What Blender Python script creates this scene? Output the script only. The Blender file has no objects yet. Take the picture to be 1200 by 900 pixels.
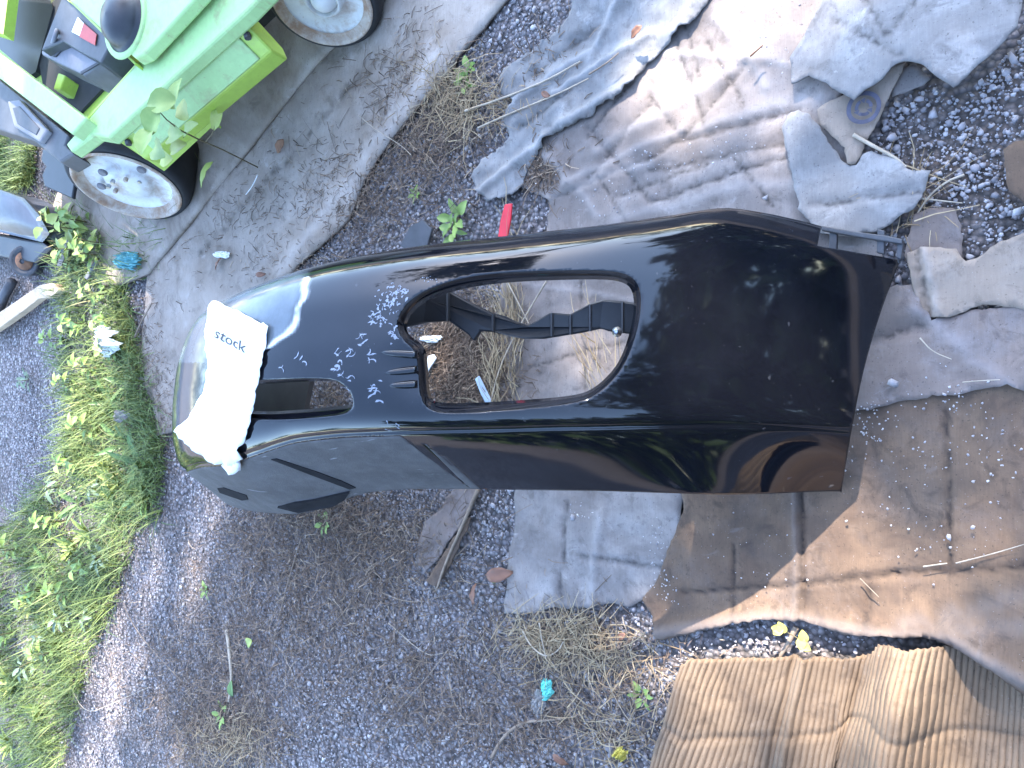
import bpy, bmesh, math, random
import numpy as np
from mathutils import Vector, noise, geometry
random.seed(7); rng = np.random.default_rng(7)
S = bpy.context.scene; C = S.collection
PI = math.pi; rad = math.radians

# ------------------------------------------------------------------ camera, world, sun, exposure
CAM_H, PITCH, FOCAL = 1.5, rad(55), 924.0            # focal in pixels of a 1200 px wide frame
cd = bpy.data.cameras.new('camera'); cam = bpy.data.objects.new('camera', cd); C.objects.link(cam)
D = np.array([0, math.cos(PITCH), -math.sin(PITCH)]); U = np.array([0, math.sin(PITCH), math.cos(PITCH)]); R = np.array([1.0, 0, 0])
from mathutils import Matrix
m = Matrix(((-U[0], R[0], -D[0], 0), (-U[1], R[1], -D[1], 0), (-U[2], R[2], -D[2], CAM_H), (0, 0, 0, 1)))
cam.matrix_world = m
cd.sensor_fit = 'HORIZONTAL'; cd.sensor_width = 36; cd.lens = 36 * FOCAL / 1200
cd.clip_start = 0.02; cd.clip_end = 500
S.camera = cam
SUN_EL = rad(41)
sh = np.array([1.0, -0.10]); sh /= np.linalg.norm(sh)
TOSUN = np.array([sh[0] * math.cos(SUN_EL), sh[1] * math.cos(SUN_EL), math.sin(SUN_EL)])
W = bpy.data.worlds.new('World'); S.world = W; W.use_nodes = True
wn = W.node_tree.nodes; sky = wn.new('ShaderNodeTexSky'); sky.sky_type = 'NISHITA'; sky.sun_disc = False
sky.sun_elevation = SUN_EL; sky.sun_rotation = math.atan2(sh[0], sh[1])
W.node_tree.links.new(sky.outputs[0], wn['Background'].inputs[0]); sky.ozone_density = 1.5; sky.dust_density = .6; wn['Background'].inputs[1].default_value = 0.15
sl = bpy.data.lights.new('sun', 'SUN'); sl.energy = 2.0; sl.angle = rad(0.55); sl.color = (1.0, 0.93, 0.84)
so = bpy.data.objects.new('sun', sl); C.objects.link(so); so.location = (4, -3, 8)
so.rotation_euler = Vector(TOSUN).to_track_quat('Z', 'Y').to_euler()
S.view_settings.view_transform = 'Standard'; S.view_settings.look = 'None'
S.view_settings.exposure = 3.2; S.view_settings.gamma = 1

# ------------------------------------------------------------------ helpers
def at(px, py, z=0.0):
    d = D * FOCAL - U * (px - 600) + R * (450 - py)
    t = (z - CAM_H) / d[2]
    return np.array([0, 0, CAM_H]) + d * t
def ray(px, py):
    return D * FOCAL - U * (px - 600) + R * (450 - py)
def proj(P):
    P = np.atleast_2d(P) - np.array([0, 0, CAM_H])
    dep = np.maximum(P @ D, 1e-4)
    return np.stack([600 - FOCAL * (P @ U) / dep, 450 - FOCAL * (P @ R) / dep], 1)
def inside(pts, poly):
    pts = np.asarray(pts, float); poly = np.asarray(poly, float)
    x, y = pts[:, 0], pts[:, 1]; r = np.zeros(len(pts), bool)
    for i in range(len(poly)):
        x1, y1 = poly[i - 1]; x2, y2 = poly[i]
        if y1 == y2: continue
        c = ((y1 > y) != (y2 > y)) & (x < (x2 - x1) * (y - y1) / (y2 - y1) + x1)
        r ^= c
    return r
def resample(poly, step, closed=True):
    poly = [np.asarray(p, float) for p in poly]; out = []
    n = len(poly)
    for i in range(n if closed else n - 1):
        a, b = poly[i], poly[(i + 1) % n]
        k = max(1, int(round(np.linalg.norm(b - a) / step)))
        for j in range(k): out.append(a + (b - a) * j / k)
    if not closed: out.append(poly[-1])
    return np.array(out)
def smooth_poly(poly, it=1, closed=True):
    p = [np.asarray(q, float) for q in poly]
    for _ in range(it):
        q = []; n = len(p)
        if not closed: q.append(p[0])
        for i in range(n if closed else n - 1):
            a, b = p[i], p[(i + 1) % n]; q += [a * .75 + b * .25, a * .25 + b * .75]
        if not closed: q.append(p[-1])
        p = q
    return p
def nz(x, y, z=0): return noise.noise(Vector((x, y, z)))
def fbm(x, y, z=0, o=3): return noise.fractal(Vector((x, y, z)), 1.0, 2.0, o)

def tag(o, label=None, cat=None, group=None, kind=None):
    if label: o['label'] = label
    if cat: o['category'] = cat
    if group: o['group'] = group
    if kind: o['kind'] = kind
    return o
def empty(name, loc, label, cat, group=None):
    o = bpy.data.objects.new(name, None); C.objects.link(o); o.location = [float(c) for c in loc]
    o.empty_display_size = .1
    return tag(o, label, cat, group)
def root_loc(o):
    v = np.zeros(3)
    while o is not None: v = v + np.array(o.location); o = o.parent
    return v
def obj(name, verts, faces, mat, parent=None, loc=None, smooth=False, local=False):
    """verts are world coordinates (local=False) and get shifted to the object's origin"""
    V = np.asarray(verts, float).reshape(-1, 3)
    if parent is not None: o_ = root_loc(parent)
    else:
        if loc is None: loc = np.array([V[:, 0].mean(), V[:, 1].mean(), V[:, 2].min()])
        o_ = np.asarray(loc, float)
    if not local: V = V - o_
    me = bpy.data.meshes.new(name)
    if isinstance(faces, np.ndarray):
        k = faces.shape[1]; n = len(faces)
        me.vertices.add(len(V)); me.vertices.foreach_set('co', V.astype(np.float32).ravel())
        me.loops.add(n * k); me.loops.foreach_set('vertex_index', faces.astype(np.int32).ravel())
        me.polygons.add(n); me.polygons.foreach_set('loop_start', np.arange(0, n * k, k, dtype=np.int32))
        me.update(calc_edges=True)
    else:
        me.from_pydata([tuple(v) for v in V], [], [tuple(f) for f in faces]); me.update()
    if mat: me.materials.append(mat)
    if smooth: me.polygons.foreach_set('use_smooth', [True] * len(me.polygons))
    o = bpy.data.objects.new(name, me); C.objects.link(o)
    if parent is not None: o.parent = parent
    else: o.location = [float(c) for c in o_]
    return o
def mod_solid(o, t, off=-1, mo=0, rim=0):
    s = o.modifiers.new('solid', 'SOLIDIFY'); s.thickness = t; s.offset = off; s.material_offset = mo; s.material_offset_rim = rim
    return o
def mod_bevel(o, w=.004, n=2):
    b = o.modifiers.new('bevel', 'BEVEL'); b.width = w; b.segments = n; b.limit_method = 'ANGLE'; b.angle_limit = rad(35)
    return o
def point_attr(o, name, vals):
    a = o.data.attributes.new(name, 'FLOAT', 'POINT'); a.data.foreach_set('value', np.asarray(vals, np.float32)); return o

# ---- mesh gatherer
class MB:
    def __init__(s): s.v = []; s.f = []
    def add(s, V, F):
        n = len(s.v); s.v += [tuple(map(float, p)) for p in V]; s.f += [tuple(i + n for i in f) for f in F]; return s
    def prism(s, top, bottom):
        n = len(top); F = [tuple(range(n)), tuple(range(2 * n - 1, n - 1, -1))]
        F += [(i, i + n, (i + 1) % n + n, (i + 1) % n) for i in range(n)]
        return s.add(list(top) + list(bottom), F)
    def prism_px(s, poly, z, depth, dn=None):
        zz = z if hasattr(z, '__len__') else [z] * len(poly)
        top = [at(p[0], p[1], q) for p, q in zip(poly, zz)]
        return s.prism(top, [t + (np.array([0, 0, -1.]) if dn is None else dn) * depth for t in top])
    def tube(s, pts, r, n=6, cap=True):
        pts = [np.asarray(p, float) for p in pts]; rr = r if hasattr(r, '__len__') else [r] * len(pts)
        V = []; F = []; prev = None
        for i, p in enumerate(pts):
            t = pts[min(i + 1, len(pts) - 1)] - pts[max(i - 1, 0)]; t = t / (np.linalg.norm(t) + 1e-9)
            a = prev if prev is not None else (np.array([0, 0, 1.]) if abs(t[2]) < .9 else np.array([1., 0, 0]))
            b = np.cross(t, a); b /= np.linalg.norm(b) + 1e-9; a = np.cross(b, t); prev = a
            for k in range(n):
                q = 2 * PI * k / n; V.append(p + rr[i] * (math.cos(q) * a + math.sin(q) * b))
        for i in range(len(pts) - 1):
            for k in range(n): F.append((i * n + k, i * n + (k + 1) % n, (i + 1) * n + (k + 1) % n, (i + 1) * n + k))
        if cap: F += [tuple(range(n - 1, -1, -1)), tuple(range((len(pts) - 1) * n, len(pts) * n))]
        return s.add(V, F)
    def lathe(s, c, axis, prof, n=40):
        c = np.asarray(c, float); ax = np.asarray(axis, float); ax /= np.linalg.norm(ax)
        a = np.cross(ax, [0, 0, 1.]) if abs(ax[2]) < .9 else np.cross(ax, [1., 0, 0]); a /= np.linalg.norm(a); b = np.cross(ax, a)
        V = []; F = []
        for (r, h) in prof:
            for k in range(n):
                q = 2 * PI * k / n; V.append(c + ax * h + r * (math.cos(q) * a + math.sin(q) * b))
        for i in range(len(prof) - 1):
            for k in range(n): F.append((i * n + k, i * n + (k + 1) % n, (i + 1) * n + (k + 1) % n, (i + 1) * n + k))
        return s.add(V, F)
    def build(s, name, mat, parent=None, smooth=False, loc=None):
        return obj(name, s.v, s.f, mat, parent, loc, smooth)

# ------------------------------------------------------------------ materials
class NT:
    def __init__(s, name):
        s.m = bpy.data.materials.new(name); s.m.use_nodes = True; s.t = s.m.node_tree
        s.b = s.t.nodes['Principled BSDF']; s.tc = s.t.nodes.new('ShaderNodeTexCoord')
        s.geo = None
    def n(s, t, **kw):
        o = s.t.nodes.new('ShaderNode' + t)
        for k, v in kw.items(): setattr(o, k, v)
        return o
    def l(s, a, b): s.t.links.new(a, b)
    def noise(s, scale, detail=4, rough=.6, dist=0, vec=None, stretch=None):
        o = s.n('TexNoise'); o.inputs['Scale'].default_value = scale; o.inputs['Detail'].default_value = detail
        o.inputs['Roughness'].default_value = rough; o.inputs['Distortion'].default_value = dist
        v = vec or s.tc.outputs['Object']
        if stretch:
            mp = s.n('Mapping'); s.l(v, mp.inputs[0]); mp.inputs['Scale'].default_value = stretch; v = mp.outputs[0]
        s.l(v, o.inputs['Vector']); return o.outputs[0]
    def vor(s, scale, feature='F1', out=0, rnd=1):
        o = s.n('TexVoronoi'); o.feature = feature; o.inputs['Scale'].default_value = scale; o.inputs['Randomness'].default_value = rnd
        s.l(s.tc.outputs['Object'], o.inputs['Vector']); return o.outputs[out]
    def attr(s, name):
        o = s.n('Attribute'); o.attribute_name = name; return o.outputs['Fac']
    def ramp(s, fac, stops):
        o = s.n('ValToRGB'); e = o.color_ramp.elements
        while len(e) < len(stops): e.new(.5)
        for i, (p, c) in enumerate(stops):
            e[i].position = p; e[i].color = (c, c, c, 1) if not hasattr(c, '__len__') else (*c, 1)
        s.l(fac, o.inputs[0]); return o.outputs[0]
    def mix(s, fac, a, b, mode='MIX'):
        o = s.n('Mix', data_type='RGBA', blend_type=mode)
        for x, k in ((fac, 0), (a, 6), (b, 7)):
            if hasattr(x, 'is_output'): s.l(x, o.inputs[k])
            elif hasattr(x, '__len__'): o.inputs[k].default_value = (*x, 1)
            else: o.inputs[k].default_value = x
        return o.outputs[2]
    def math(s, op, a, b=0):
        o = s.n('Math', operation=op)
        for x, k in ((a, 0), (b, 1)):
            if hasattr(x, 'is_output'): s.l(x, o.inputs[k])
            else: o.inputs[k].default_value = x
        return o.outputs[0]
    def bump(s, h, strength=.4, dist=.002, prev=None):
        o = s.n('Bump'); o.inputs['Strength'].default_value = strength; o.inputs['Distance'].default_value = dist
        s.l(h, o.inputs['Height'])
        if prev: s.l(prev, o.inputs['Normal'])
        s.l(o.outputs[0], s.b.inputs['Normal']); return o.outputs[0]
    def set(s, color=None, rough=None, **kw):
        if color is not None:
            if hasattr(color, 'is_output'): s.l(color, s.b.inputs['Base Color'])
            else: s.b.inputs['Base Color'].default_value = (*color, 1)
        if rough is not None:
            if hasattr(rough, 'is_output'): s.l(rough, s.b.inputs['Roughness'])
            else: s.b.inputs['Roughness'].default_value = rough
        for k, v in kw.items(): s.b.inputs[k].default_value = v
        return s.m
def plain(name, c, rough=.6, var=.25, scale=30, bump=.15, bscale=150, metal=0):
    t = NT(name); f = t.noise(scale, 5, .65)
    col = t.ramp(f, [(.3, tuple(x * (1 - var) for x in c)), (.7, tuple(min(1, x * (1 + var)) for x in c))])
    t.bump(t.noise(bscale, 3), bump, .001)
    return t.set(col, rough, Metallic=metal)
def dirty(name, c, dirt, amount=.5, rough=.5, scale=9, bump=.2):
    """paint of one colour with dirt and rust of its own shape"""
    t = NT(name); f = t.noise(scale, 8, .7, .4)
    k = t.ramp(f, [(.62 - .25 * amount, 0.0), (.80 - .2 * amount, 1.0)])
    v = t.noise(60, 4); base = t.ramp(v, [(.3, tuple(x * .88 for x in c)), (.7, c)])
    sp = t.ramp(t.noise(160, 2), [(.66, 0.0), (.72, .7)])
    col = t.mix(t.math('MULTIPLY', k, .75), base, dirt); col = t.mix(t.math('MULTIPLY', sp, .6), col, dirt)
    t.bump(f, bump, .001)
    return t.set(col, rough)
def cardboard(name, a, b, stain, stain2, dust, flute=(0, 0), amount=.5, scale=5, dusty=.4, rough=.92):
    """weathered board: two fibre tones, water stains, pale dust, fine grit, faint flute lines"""
    t = NT(name)
    base = t.ramp(t.noise(scale, 7, .62, .3), [(.32, a), (.68, b)])
    s1 = t.ramp(t.noise(scale * .6, 7, .66, 1.4), [(.56 - .2 * amount, 0.0), (.63, .95)])
    col = t.mix(s1, base, stain)
    ring = t.noise(scale * .8, 5, .55, .6)
    s2 = t.ramp(ring, [(.44, 0.0), (.50, .7), (.53, .15), (.60, .6), (.66, 0.0)])
    col = t.mix(t.math('MULTIPLY', s2, amount), col, stain2)
    d = t.ramp(t.noise(scale * 1.7, 8, .72, .2), [(.52 - .1 * dusty, 0.0), (.66, 1.0)])
    col = t.mix(t.math('MULTIPLY', d, dusty), col, dust)
    fib = t.noise(40, 4, .6, 0, None, (1, 9, 1)); col = t.mix(t.ramp(fib, [(.35, .16), (.65, 0.0)]), col, tuple(x * .5 for x in stain))
    big = t.ramp(t.noise(scale * .36, 5, .6, .8), [(.38, .5), (.56, 0.0)]); col = t.mix(big, col, tuple(x * .55 for x in stain))
    blot = t.ramp(t.noise(scale * 4.5, 6, .7, .5), [(.54, 0.0), (.66, .55)]); col = t.mix(blot, col, tuple(x * .6 for x in stain))
    pale = t.ramp(t.noise(scale * 3.2, 7, .72, .8), [(.60, 0.0), (.70, .6)]); col = t.mix(t.math('MULTIPLY', pale, dusty + .25), col, dust)
    gr = t.ramp(t.noise(230, 2, .5), [(.66, 0.0), (.72, .6)]); col = t.mix(gr, col, tuple(x * .45 for x in stain))
    gl = t.ramp(t.noise(310, 2, .5), [(.72, 0.0), (.76, .35)]); col = t.mix(gl, col, (.42, .42, .44))
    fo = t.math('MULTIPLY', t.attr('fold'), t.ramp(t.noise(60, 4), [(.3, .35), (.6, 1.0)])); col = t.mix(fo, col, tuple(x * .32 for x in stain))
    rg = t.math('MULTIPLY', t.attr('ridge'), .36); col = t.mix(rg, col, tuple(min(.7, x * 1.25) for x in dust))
    n1 = t.bump(t.noise(14, 6, .65), .16, .003)
    n2 = t.bump(t.noise(140, 5, .65), .40, .0014, n1)
    if flute[1]:
        w = t.n('TexWave', wave_type='BANDS', bands_direction='Y'); w.inputs['Scale'].default_value = flute[1]; w.inputs['Distortion'].default_value = .6
        t.l(t.tc.outputs['Object'], w.inputs['Vector']); t.bump(w.outputs[1], flute[0], .0012, n2)
    return t.set(col, rough)

M = {}
M['card_grey'] = cardboard('grey_cardboard', (.25, .215, .195), (.38, .33, .295), (.19, .16, .145), (.15, .12, .105), (.46, .425, .40), dusty=.5)
M['card_pale'] = cardboard('pale_cardboard', (.245, .198, .172), (.335, .275, .24), (.18, .146, .128), (.135, .11, .098), (.41, .365, .34), dusty=.5, amount=.35)  # own pale tone of the large buckled sheet
M['card_brown'] = cardboard('brown_cardboard', (.125, .075, .046), (.178, .112, .071), (.078, .052, .038), (.235, .15, .09), (.19, .16, .145), amount=.6, dusty=.28)
M['card_wet'] = cardboard('damp_cardboard', (.20, .15, .125), (.29, .215, .175), (.15, .115, .10), (.24, .19, .165), (.33, .30, .30), dusty=.45)
M['card_white'] = cardboard('bleached_cardboard', (.26, .24, .225), (.36, .335, .315), (.19, .17, .16), (.17, .15, .14), (.50, .48, .465), dusty=.55, amount=.45)
M['card_kraft'] = cardboard('kraft_cardboard', (.33, .25, .19), (.40, .31, .24), (.27, .20, .15), (.22, .17, .13), (.42, .38, .35), dusty=.25, amount=.25)
M['card_rib'] = cardboard('ribbed_cardboard', (.175, .116, .070), (.235, .160, .100), (.115, .075, .048), (.27, .195, .125), (.22, .17, .13), amount=.25, dusty=.22)
M['tarp'] = cardboard('weathered_grey_sheet', (.22, .215, .21), (.33, .32, .31), (.17, .155, .145), (.13, .115, .105), (.42, .41, .40), dusty=.5)
M['ply'] = cardboard('weathered_plywood', (.34, .278, .23), (.44, .37, .31), (.25, .195, .15), (.19, .145, .11), (.49, .44, .40), scale=3, dusty=.4, amount=.5)

def mat_ground():
    t = NT('gravel_ground')
    v = t.vor(95); big = t.noise(1.6, 5, .6, .5); mid = t.noise(9, 6, .7)
    cell = t.n('TexVoronoi'); cell.inputs['Scale'].default_value = 95; t.l(t.tc.outputs['Object'], cell.inputs['Vector'])
    sep = t.n('SeparateColor'); t.l(cell.outputs['Color'], sep.inputs[0])
    st = t.ramp(sep.outputs[0], [(.1, (.13, .115, .12)), (.6, (.28, .25, .26)), (.95, (.50, .47, .47))])
    soil = t.ramp(mid, [(.3, (.10, .075, .062)), (.7, (.23, .18, .155))])
    k = t.math('MAXIMUM', t.ramp(big, [(.42, .2), (.62, .7)]), t.attr('soil'))
    col = t.mix(k, st, soil); dk = t.ramp(v, [(.25, 0.0), (.75, .8)]); col = t.mix(dk, col, (.04, .035, .032))
    h = t.math('SUBTRACT', 1.0, v); n1 = t.bump(h, .9, .008); t.bump(t.noise(300, 3), .5, .002, n1)
    return t.set(col, .95)
M['ground'] = mat_ground()
def mat_attr(name, stops, rough=.85, at_='rnd', bs=120, bump=.4, **kw):
    t = NT(name); c = t.ramp(t.attr(at_), stops); v = t.noise(70, 4)
    c = t.mix(t.ramp(v, [(.3, .35), (.7, 0.0)]), c, tuple(x * .55 for x in stops[len(stops) // 2][1]))
    t.bump(t.noise(bs, 3), bump, .001); return t.set(c, rough, **kw)
M['stone'] = mat_attr('crushed_stone', [(0, (.11, .10, .105)), (.4, (.30, .275, .285)), (.75, (.44, .41, .41)), (1, (.66, .63, .62))])
M['grass'] = mat_attr('grass_blades', [(0, (.06, .10, .022)), (.5, (.13, .19, .045)), (.85, (.23, .27, .07)), (1, (.34, .28, .12))], .6)
M['mulch'] = mat_attr('dead_stalks', [(0, (.05, .032, .022)), (.5, (.13, .085, .058)), (.85, (.25, .175, .12)), (1, (.42, .32, .22))], .9)
M['straw'] = mat_attr('dry_straw', [(0, (.18, .12, .065)), (.5, (.32, .225, .125)), (1, (.46, .36, .22))], .8)
def leafmat(name, c, c2, trans=.25):
    t = NT(name); col = t.ramp(t.noise(25, 4), [(.3, c), (.7, c2)])
    oi = t.n('ObjectInfo'); col = t.mix(t.math('MULTIPLY', oi.outputs['Random'], .35), col, tuple(x * .6 for x in c2))
    t.bump(t.noise(90, 3), .3, .001)
    return t.set(col, .5, **{'Subsurface Weight': 0.0})
M['leaf_dock'] = leafmat('dock_leaf', (.075, .15, .035), (.13, .22, .06))
M['leaf_light'] = leafmat('light_green_leaf', (.17, .27, .055), (.27, .36, .09))
M['leaf_yellow'] = leafmat('yellow_green_leaf', (.24, .31, .06), (.36, .40, .10))
M['leaf_sage'] = leafmat('dusty_green_leaf', (.15, .21, .13), (.22, .28, .17))
M['leaf_canopy'] = leafmat('canopy_leaf', (.035, .065, .018), (.07, .11, .03))
M['leaf_brown'] = leafmat('dead_leaf', (.17, .075, .04), (.28, .13, .075))
M['bark'] = plain('bark', (.13, .10, .08), .9, .4, 12, .8, 40)
M['stem'] = plain('stem', (.15, .12, .06), .8)
M['twig'] = plain('dry_twig', (.24, .18, .13), .9, .35, 40)
M['pale_twig'] = plain('pale_twig', (.40, .33, .25), .9, .3, 40)
M['green'] = dirty('mint_green_paint', (.40, .56, .08), (.24, .19, .10), .12, .45)
M['green_rust'] = dirty('mint_green_paint_scuffed', (.37, .56, .22), (.26, .17, .09), .36, .5, 12)
M['white_paint'] = dirty('white_wheel_paint', (.70, .70, .68), (.32, .17, .07), .52, .45, 14)
M['rim_rust'] = dirty('rusty_white_paint', (.58, .50, .42), (.28, .13, .05), .95, .7, 22)
M['rubber'] = plain('tyre_rubber', (.022, .022, .024), .75, .3, 20, .3, 90)
M['black_plastic'] = plain('black_plastic', (.018, .018, .021), .38, .3, 20, .1, 200)
M['dark_plastic'] = plain('dark_grey_plastic', (.055, .055, .06), .5, .3, 20, .1, 200)
M['grey_plastic'] = plain('grey_plastic', (.17, .165, .18), .55, .15, 30)
M['inner'] = plain('dull_inner_plastic', (.035, .033, .034), .6, .35, 18, .2, 80)
M['red'] = plain('red_plastic', (.62, .022, .035), .35, .15)
M['red_label'] = plain('red_label', (.45, .06, .05), .5, .1)
M['white_label'] = plain('white_label', (.75, .75, .74), .5, .08)
M['ink'] = plain('black_ink', (.03, .03, .035), .6, .1)
M['white_sheet'] = plain('white_plastic_sheet', (.90, .90, .90), .55, .03, 20, .15, 60)
M['white_scrap'] = plain('white_scrap', (.75, .77, .76), .6, .1)
M['teal'] = plain('teal_cloth', (.13, .36, .38), .8, .3, 60, .5, 120)
M['cyan'] = plain('cyan_plastic', (.18, .66, .58), .45, .2)
M['lumber'] = plain('split_lumber', (.50, .37, .25), .85, .3, 14, .5, 60)
M['glass_blue'] = plain('pale_blue_shard', (.42, .52, .62), .25, .15)
M['lens'] = plain('dusty_lamp_housing', (.06, .066, .085), .28, .4, 9)
M['grille'] = plain('dull_grille_plastic', (.12, .118, .118), .6, .15, 18)
M['void'] = plain('matt_black_gap', (.022, .021, .022), .95, .2); M['void'].node_tree.nodes['Principled BSDF'].inputs['Specular IOR Level'].default_value = .1
M['steel'] = plain('dull_steel', (.45, .46, .48), .3, .2, 40, .1, 100, 1)
M['brown_rust'] = plain('rusty_metal', (.20, .10, .055), .85, .4, 25, .5, 90)
M['yellow'] = plain('yellow_petals', (.50, .43, .09), .6, .2)
M['blue_ink'] = plain('blue_stamp_ink', (.075, .072, .10), .8, .35, 50)
M['chip'] = plain('peeled_clear_coat', (.25, .27, .32), .6, .15)
def mat_bumper():
    t = NT('black_gloss_paint')
    dust = t.ramp(t.noise(7, 6, .65, .3), [(.45, .0), (.8, .035)])
    speck = t.ramp(t.noise(260, 2, .5), [(.735, 0.0), (.78, .12)])
    spot = t.ramp(t.noise(55, 3, .6), [(.70, 0.0), (.745, .28)])
    w = t.attr('wear_sheen'); e = t.attr('edge')
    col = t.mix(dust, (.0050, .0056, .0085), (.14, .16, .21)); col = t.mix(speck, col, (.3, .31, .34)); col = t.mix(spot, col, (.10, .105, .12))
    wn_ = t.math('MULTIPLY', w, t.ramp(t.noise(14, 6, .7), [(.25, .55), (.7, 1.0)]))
    col = t.mix(wn_, col, (.40, .48, .55)); col = t.mix(e, col, (.80, .81, .80))  # pale sky sheen painted into the colour along with the worn coat
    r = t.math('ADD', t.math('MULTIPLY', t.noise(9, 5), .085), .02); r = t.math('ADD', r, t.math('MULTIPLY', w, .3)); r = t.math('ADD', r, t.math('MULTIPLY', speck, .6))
    t.bump(t.noise(2.2, 2), .10, .02)
    return t.set(col, r, **{'Coat Weight': 0.0, 'Specular IOR Level': .6})
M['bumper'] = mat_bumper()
def mat_valance():
    t = NT('textured_grey_plastic')
    col = t.ramp(t.noise(16, 6, .7, .2, None, (1, .3, 1)), [(.3, (.045, .042, .042)), (.7, (.085, .08, .08))])
    sc = t.ramp(t.noise(90, 3, .6, 0, None, (1, .07, 1)), [(.68, 0.0), (.73, .55)]); col = t.mix(sc, col, (.34, .34, .36))
    du = t.ramp(t.noise(26, 7, .7), [(.45, 0.0), (.78, .38)]); col = t.mix(du, col, (.18, .175, .175)); t.bump(t.noise(380, 3), .7, .0015); return t.set(col, .7)
M['valance'] = mat_valance()

# ------------------------------------------------------------------ ground and loose gravel
gv = []; GN = 60
xs = np.concatenate([[-80, -30, -10], np.linspace(-4, 4, 200), [10, 30, 80]]); ys = np.concatenate([[-80, -30, -8], np.linspace(-2, 6, 200), [12, 30, 80]])
gv = [(x, y, (.006 * fbm(x * 2.5, y * 2.5) + .004 * fbm(x * 9, y * 9) - .006) if abs(x) < 4.1 and -2.1 < y < 6.1 else -.01) for y in ys for x in xs]
nx = len(xs); gf = [(j * nx + i, j * nx + i + 1, (j + 1) * nx + i + 1, (j + 1) * nx + i) for j in range(len(ys) - 1) for i in range(nx - 1)]
gr_ = tag(obj('ground', gv, gf, M['ground'], loc=(0, 0, 0), smooth=True), kind='structure')
gp_ = np.array(gv); soil = np.zeros(len(gp_))
for (x_, y_, rr_, k_) in ((1120, 190, .16, 1.0), (1160, 110, .12, .9), (1060, 200, .10, 1.0), (1190, 230, .12, 1.0), (540, 430, .14, 1.0), (330, 700, .22, .35), (220, 800, .22, .35), (430, 230, .14, .6), (530, 140, .14, .6), (420, 610, .12, .7)):
    soil = np.maximum(soil, k_ * np.exp(-(((gp_[:, :2] - at(x_, y_)[:2]) ** 2).sum(1) / rr_ ** 2) ** 1.5))
point_attr(gr_, 'soil', soil)

# ------------------------------------------------------------------ sheets lying on the ground
SHEET_POLYS = []
def sheet(name, label, cat, poly, z0, mat, res=.014, amp=.006, freq=5, tear=.004, thick=.003, creases=(), lifts=(), group=None, parent=None, extra=None, fine=.0012):
    """a flat piece seen at poly (photo pixels at height z0): jagged outline, buckled surface, real thickness.
    creases: (pixel a, pixel b, depth, half width m); lifts: (pixel, radius m, height m)"""
    P = [at(p[0], p[1], z0)[:2] for p in poly]
    if parent is None: SHEET_POLYS.append(np.array(P))
    B = resample(P, res)
    sd = random.uniform(0, 50)
    cen = B.mean(0)
    B2 = []
    for i, b in enumerate(B):
        t_ = B[(i + 1) % len(B)] - B[i - 1]; nrm = np.array([t_[1], -t_[0]]) / (np.linalg.norm(t_) + 1e-9)
        B2.append(b + nrm * tear * (1.3 * nz(b[0] * 25 + sd, b[1] * 25) + .9 * nz(b[0] * 90, b[1] * 90 + sd)))
    B = np.array(B2)
    lo, hi = B.min(0), B.max(0)
    gx, gy = np.meshgrid(np.arange(lo[0], hi[0], res), np.arange(lo[1], hi[1], res))
    G = np.stack([gx.ravel(), gy.ravel()], 1) + rng.uniform(-.25, .25, (gx.size, 2)) * res
    G = G[inside(G, B)]
    d2 = np.concatenate([((G[i:i + 4000, None, :] - B[None]) ** 2).sum(2).min(1) for i in range(0, len(G), 4000)])
    G = G[d2 > (res * .5) ** 2]
    pts = [Vector(p) for p in np.vstack([B, G])]
    n = len(B); r = geometry.delaunay_2d_cdt(pts, [(i, (i + 1) % n) for i in range(n)], [], 0, 1e-6)
    V = np.array([list(v) for v in r[0]]); F = np.array(r[2])
    F = F[inside(V[F].mean(1), B)]
    Z = np.array([z0 + amp * (1.2 * fbm(v[0] * freq + sd, v[1] * freq, 0) + .35 * nz(v[0] * freq * 4, v[1] * freq * 4 + sd)) + fine * fbm(v[0] * 45, v[1] * 45, sd) for v in V])
    fold = np.zeros(len(V)); ridge = np.zeros(len(V))
    for a, b, dep, wd in creases:
        if mat is M['card_pale'] or mat is M['tarp'] or mat is M['card_white']: dep, wd = dep * .42, wd * .7
        A_, B_ = at(*a, z0)[:2], at(*b, z0)[:2]; ab = B_ - A_; L = ab @ ab
        tt = np.clip(((V - A_) @ ab) / L, 0, 1); wob = np.array([.5 * wd * nz(q * 9, sd, dep * 99) for q in tt])
        perp = np.array([-ab[1], ab[0]]) / math.sqrt(L)
        d_ = np.linalg.norm(V - (A_ + tt[:, None] * ab) - wob[:, None] * perp, axis=1); Z += dep * np.exp(-(d_ / wd) ** 2)
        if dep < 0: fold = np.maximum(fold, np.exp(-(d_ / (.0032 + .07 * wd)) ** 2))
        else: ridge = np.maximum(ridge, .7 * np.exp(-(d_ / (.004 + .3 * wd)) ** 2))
    for p, rr, hh in lifts:
        c_ = at(*p, z0)[:2]; d_ = np.linalg.norm(V - c_, axis=1); Z += hh * np.exp(-(d_ / rr) ** 2)
    if extra: Z, e_ = extra(V, Z); ridge = np.maximum(ridge, e_)
    Z = np.maximum(Z, .004)
    o = obj(name, np.column_stack([V, Z]), F, mat, parent, smooth=True)
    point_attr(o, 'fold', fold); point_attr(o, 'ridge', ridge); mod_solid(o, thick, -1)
    if cat: tag(o, label, cat, group)
    return o
FL = 'flattened cardboard on the ground'
def edge_curl(poly_px, z0, h, w):
    L = [at(p[0], p[1], z0)[:2] for p in poly_px]; L = resample(L, .01, False)
    def f(V, Z):
        d = np.sqrt(((V[:, None] - L[None]) ** 2).sum(2).min(1)); return Z + h * np.exp(-(d / w) ** 2), np.exp(-(d / (w * .8)) ** 4) * (1 if h > 0 else 0)
    return f
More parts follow.
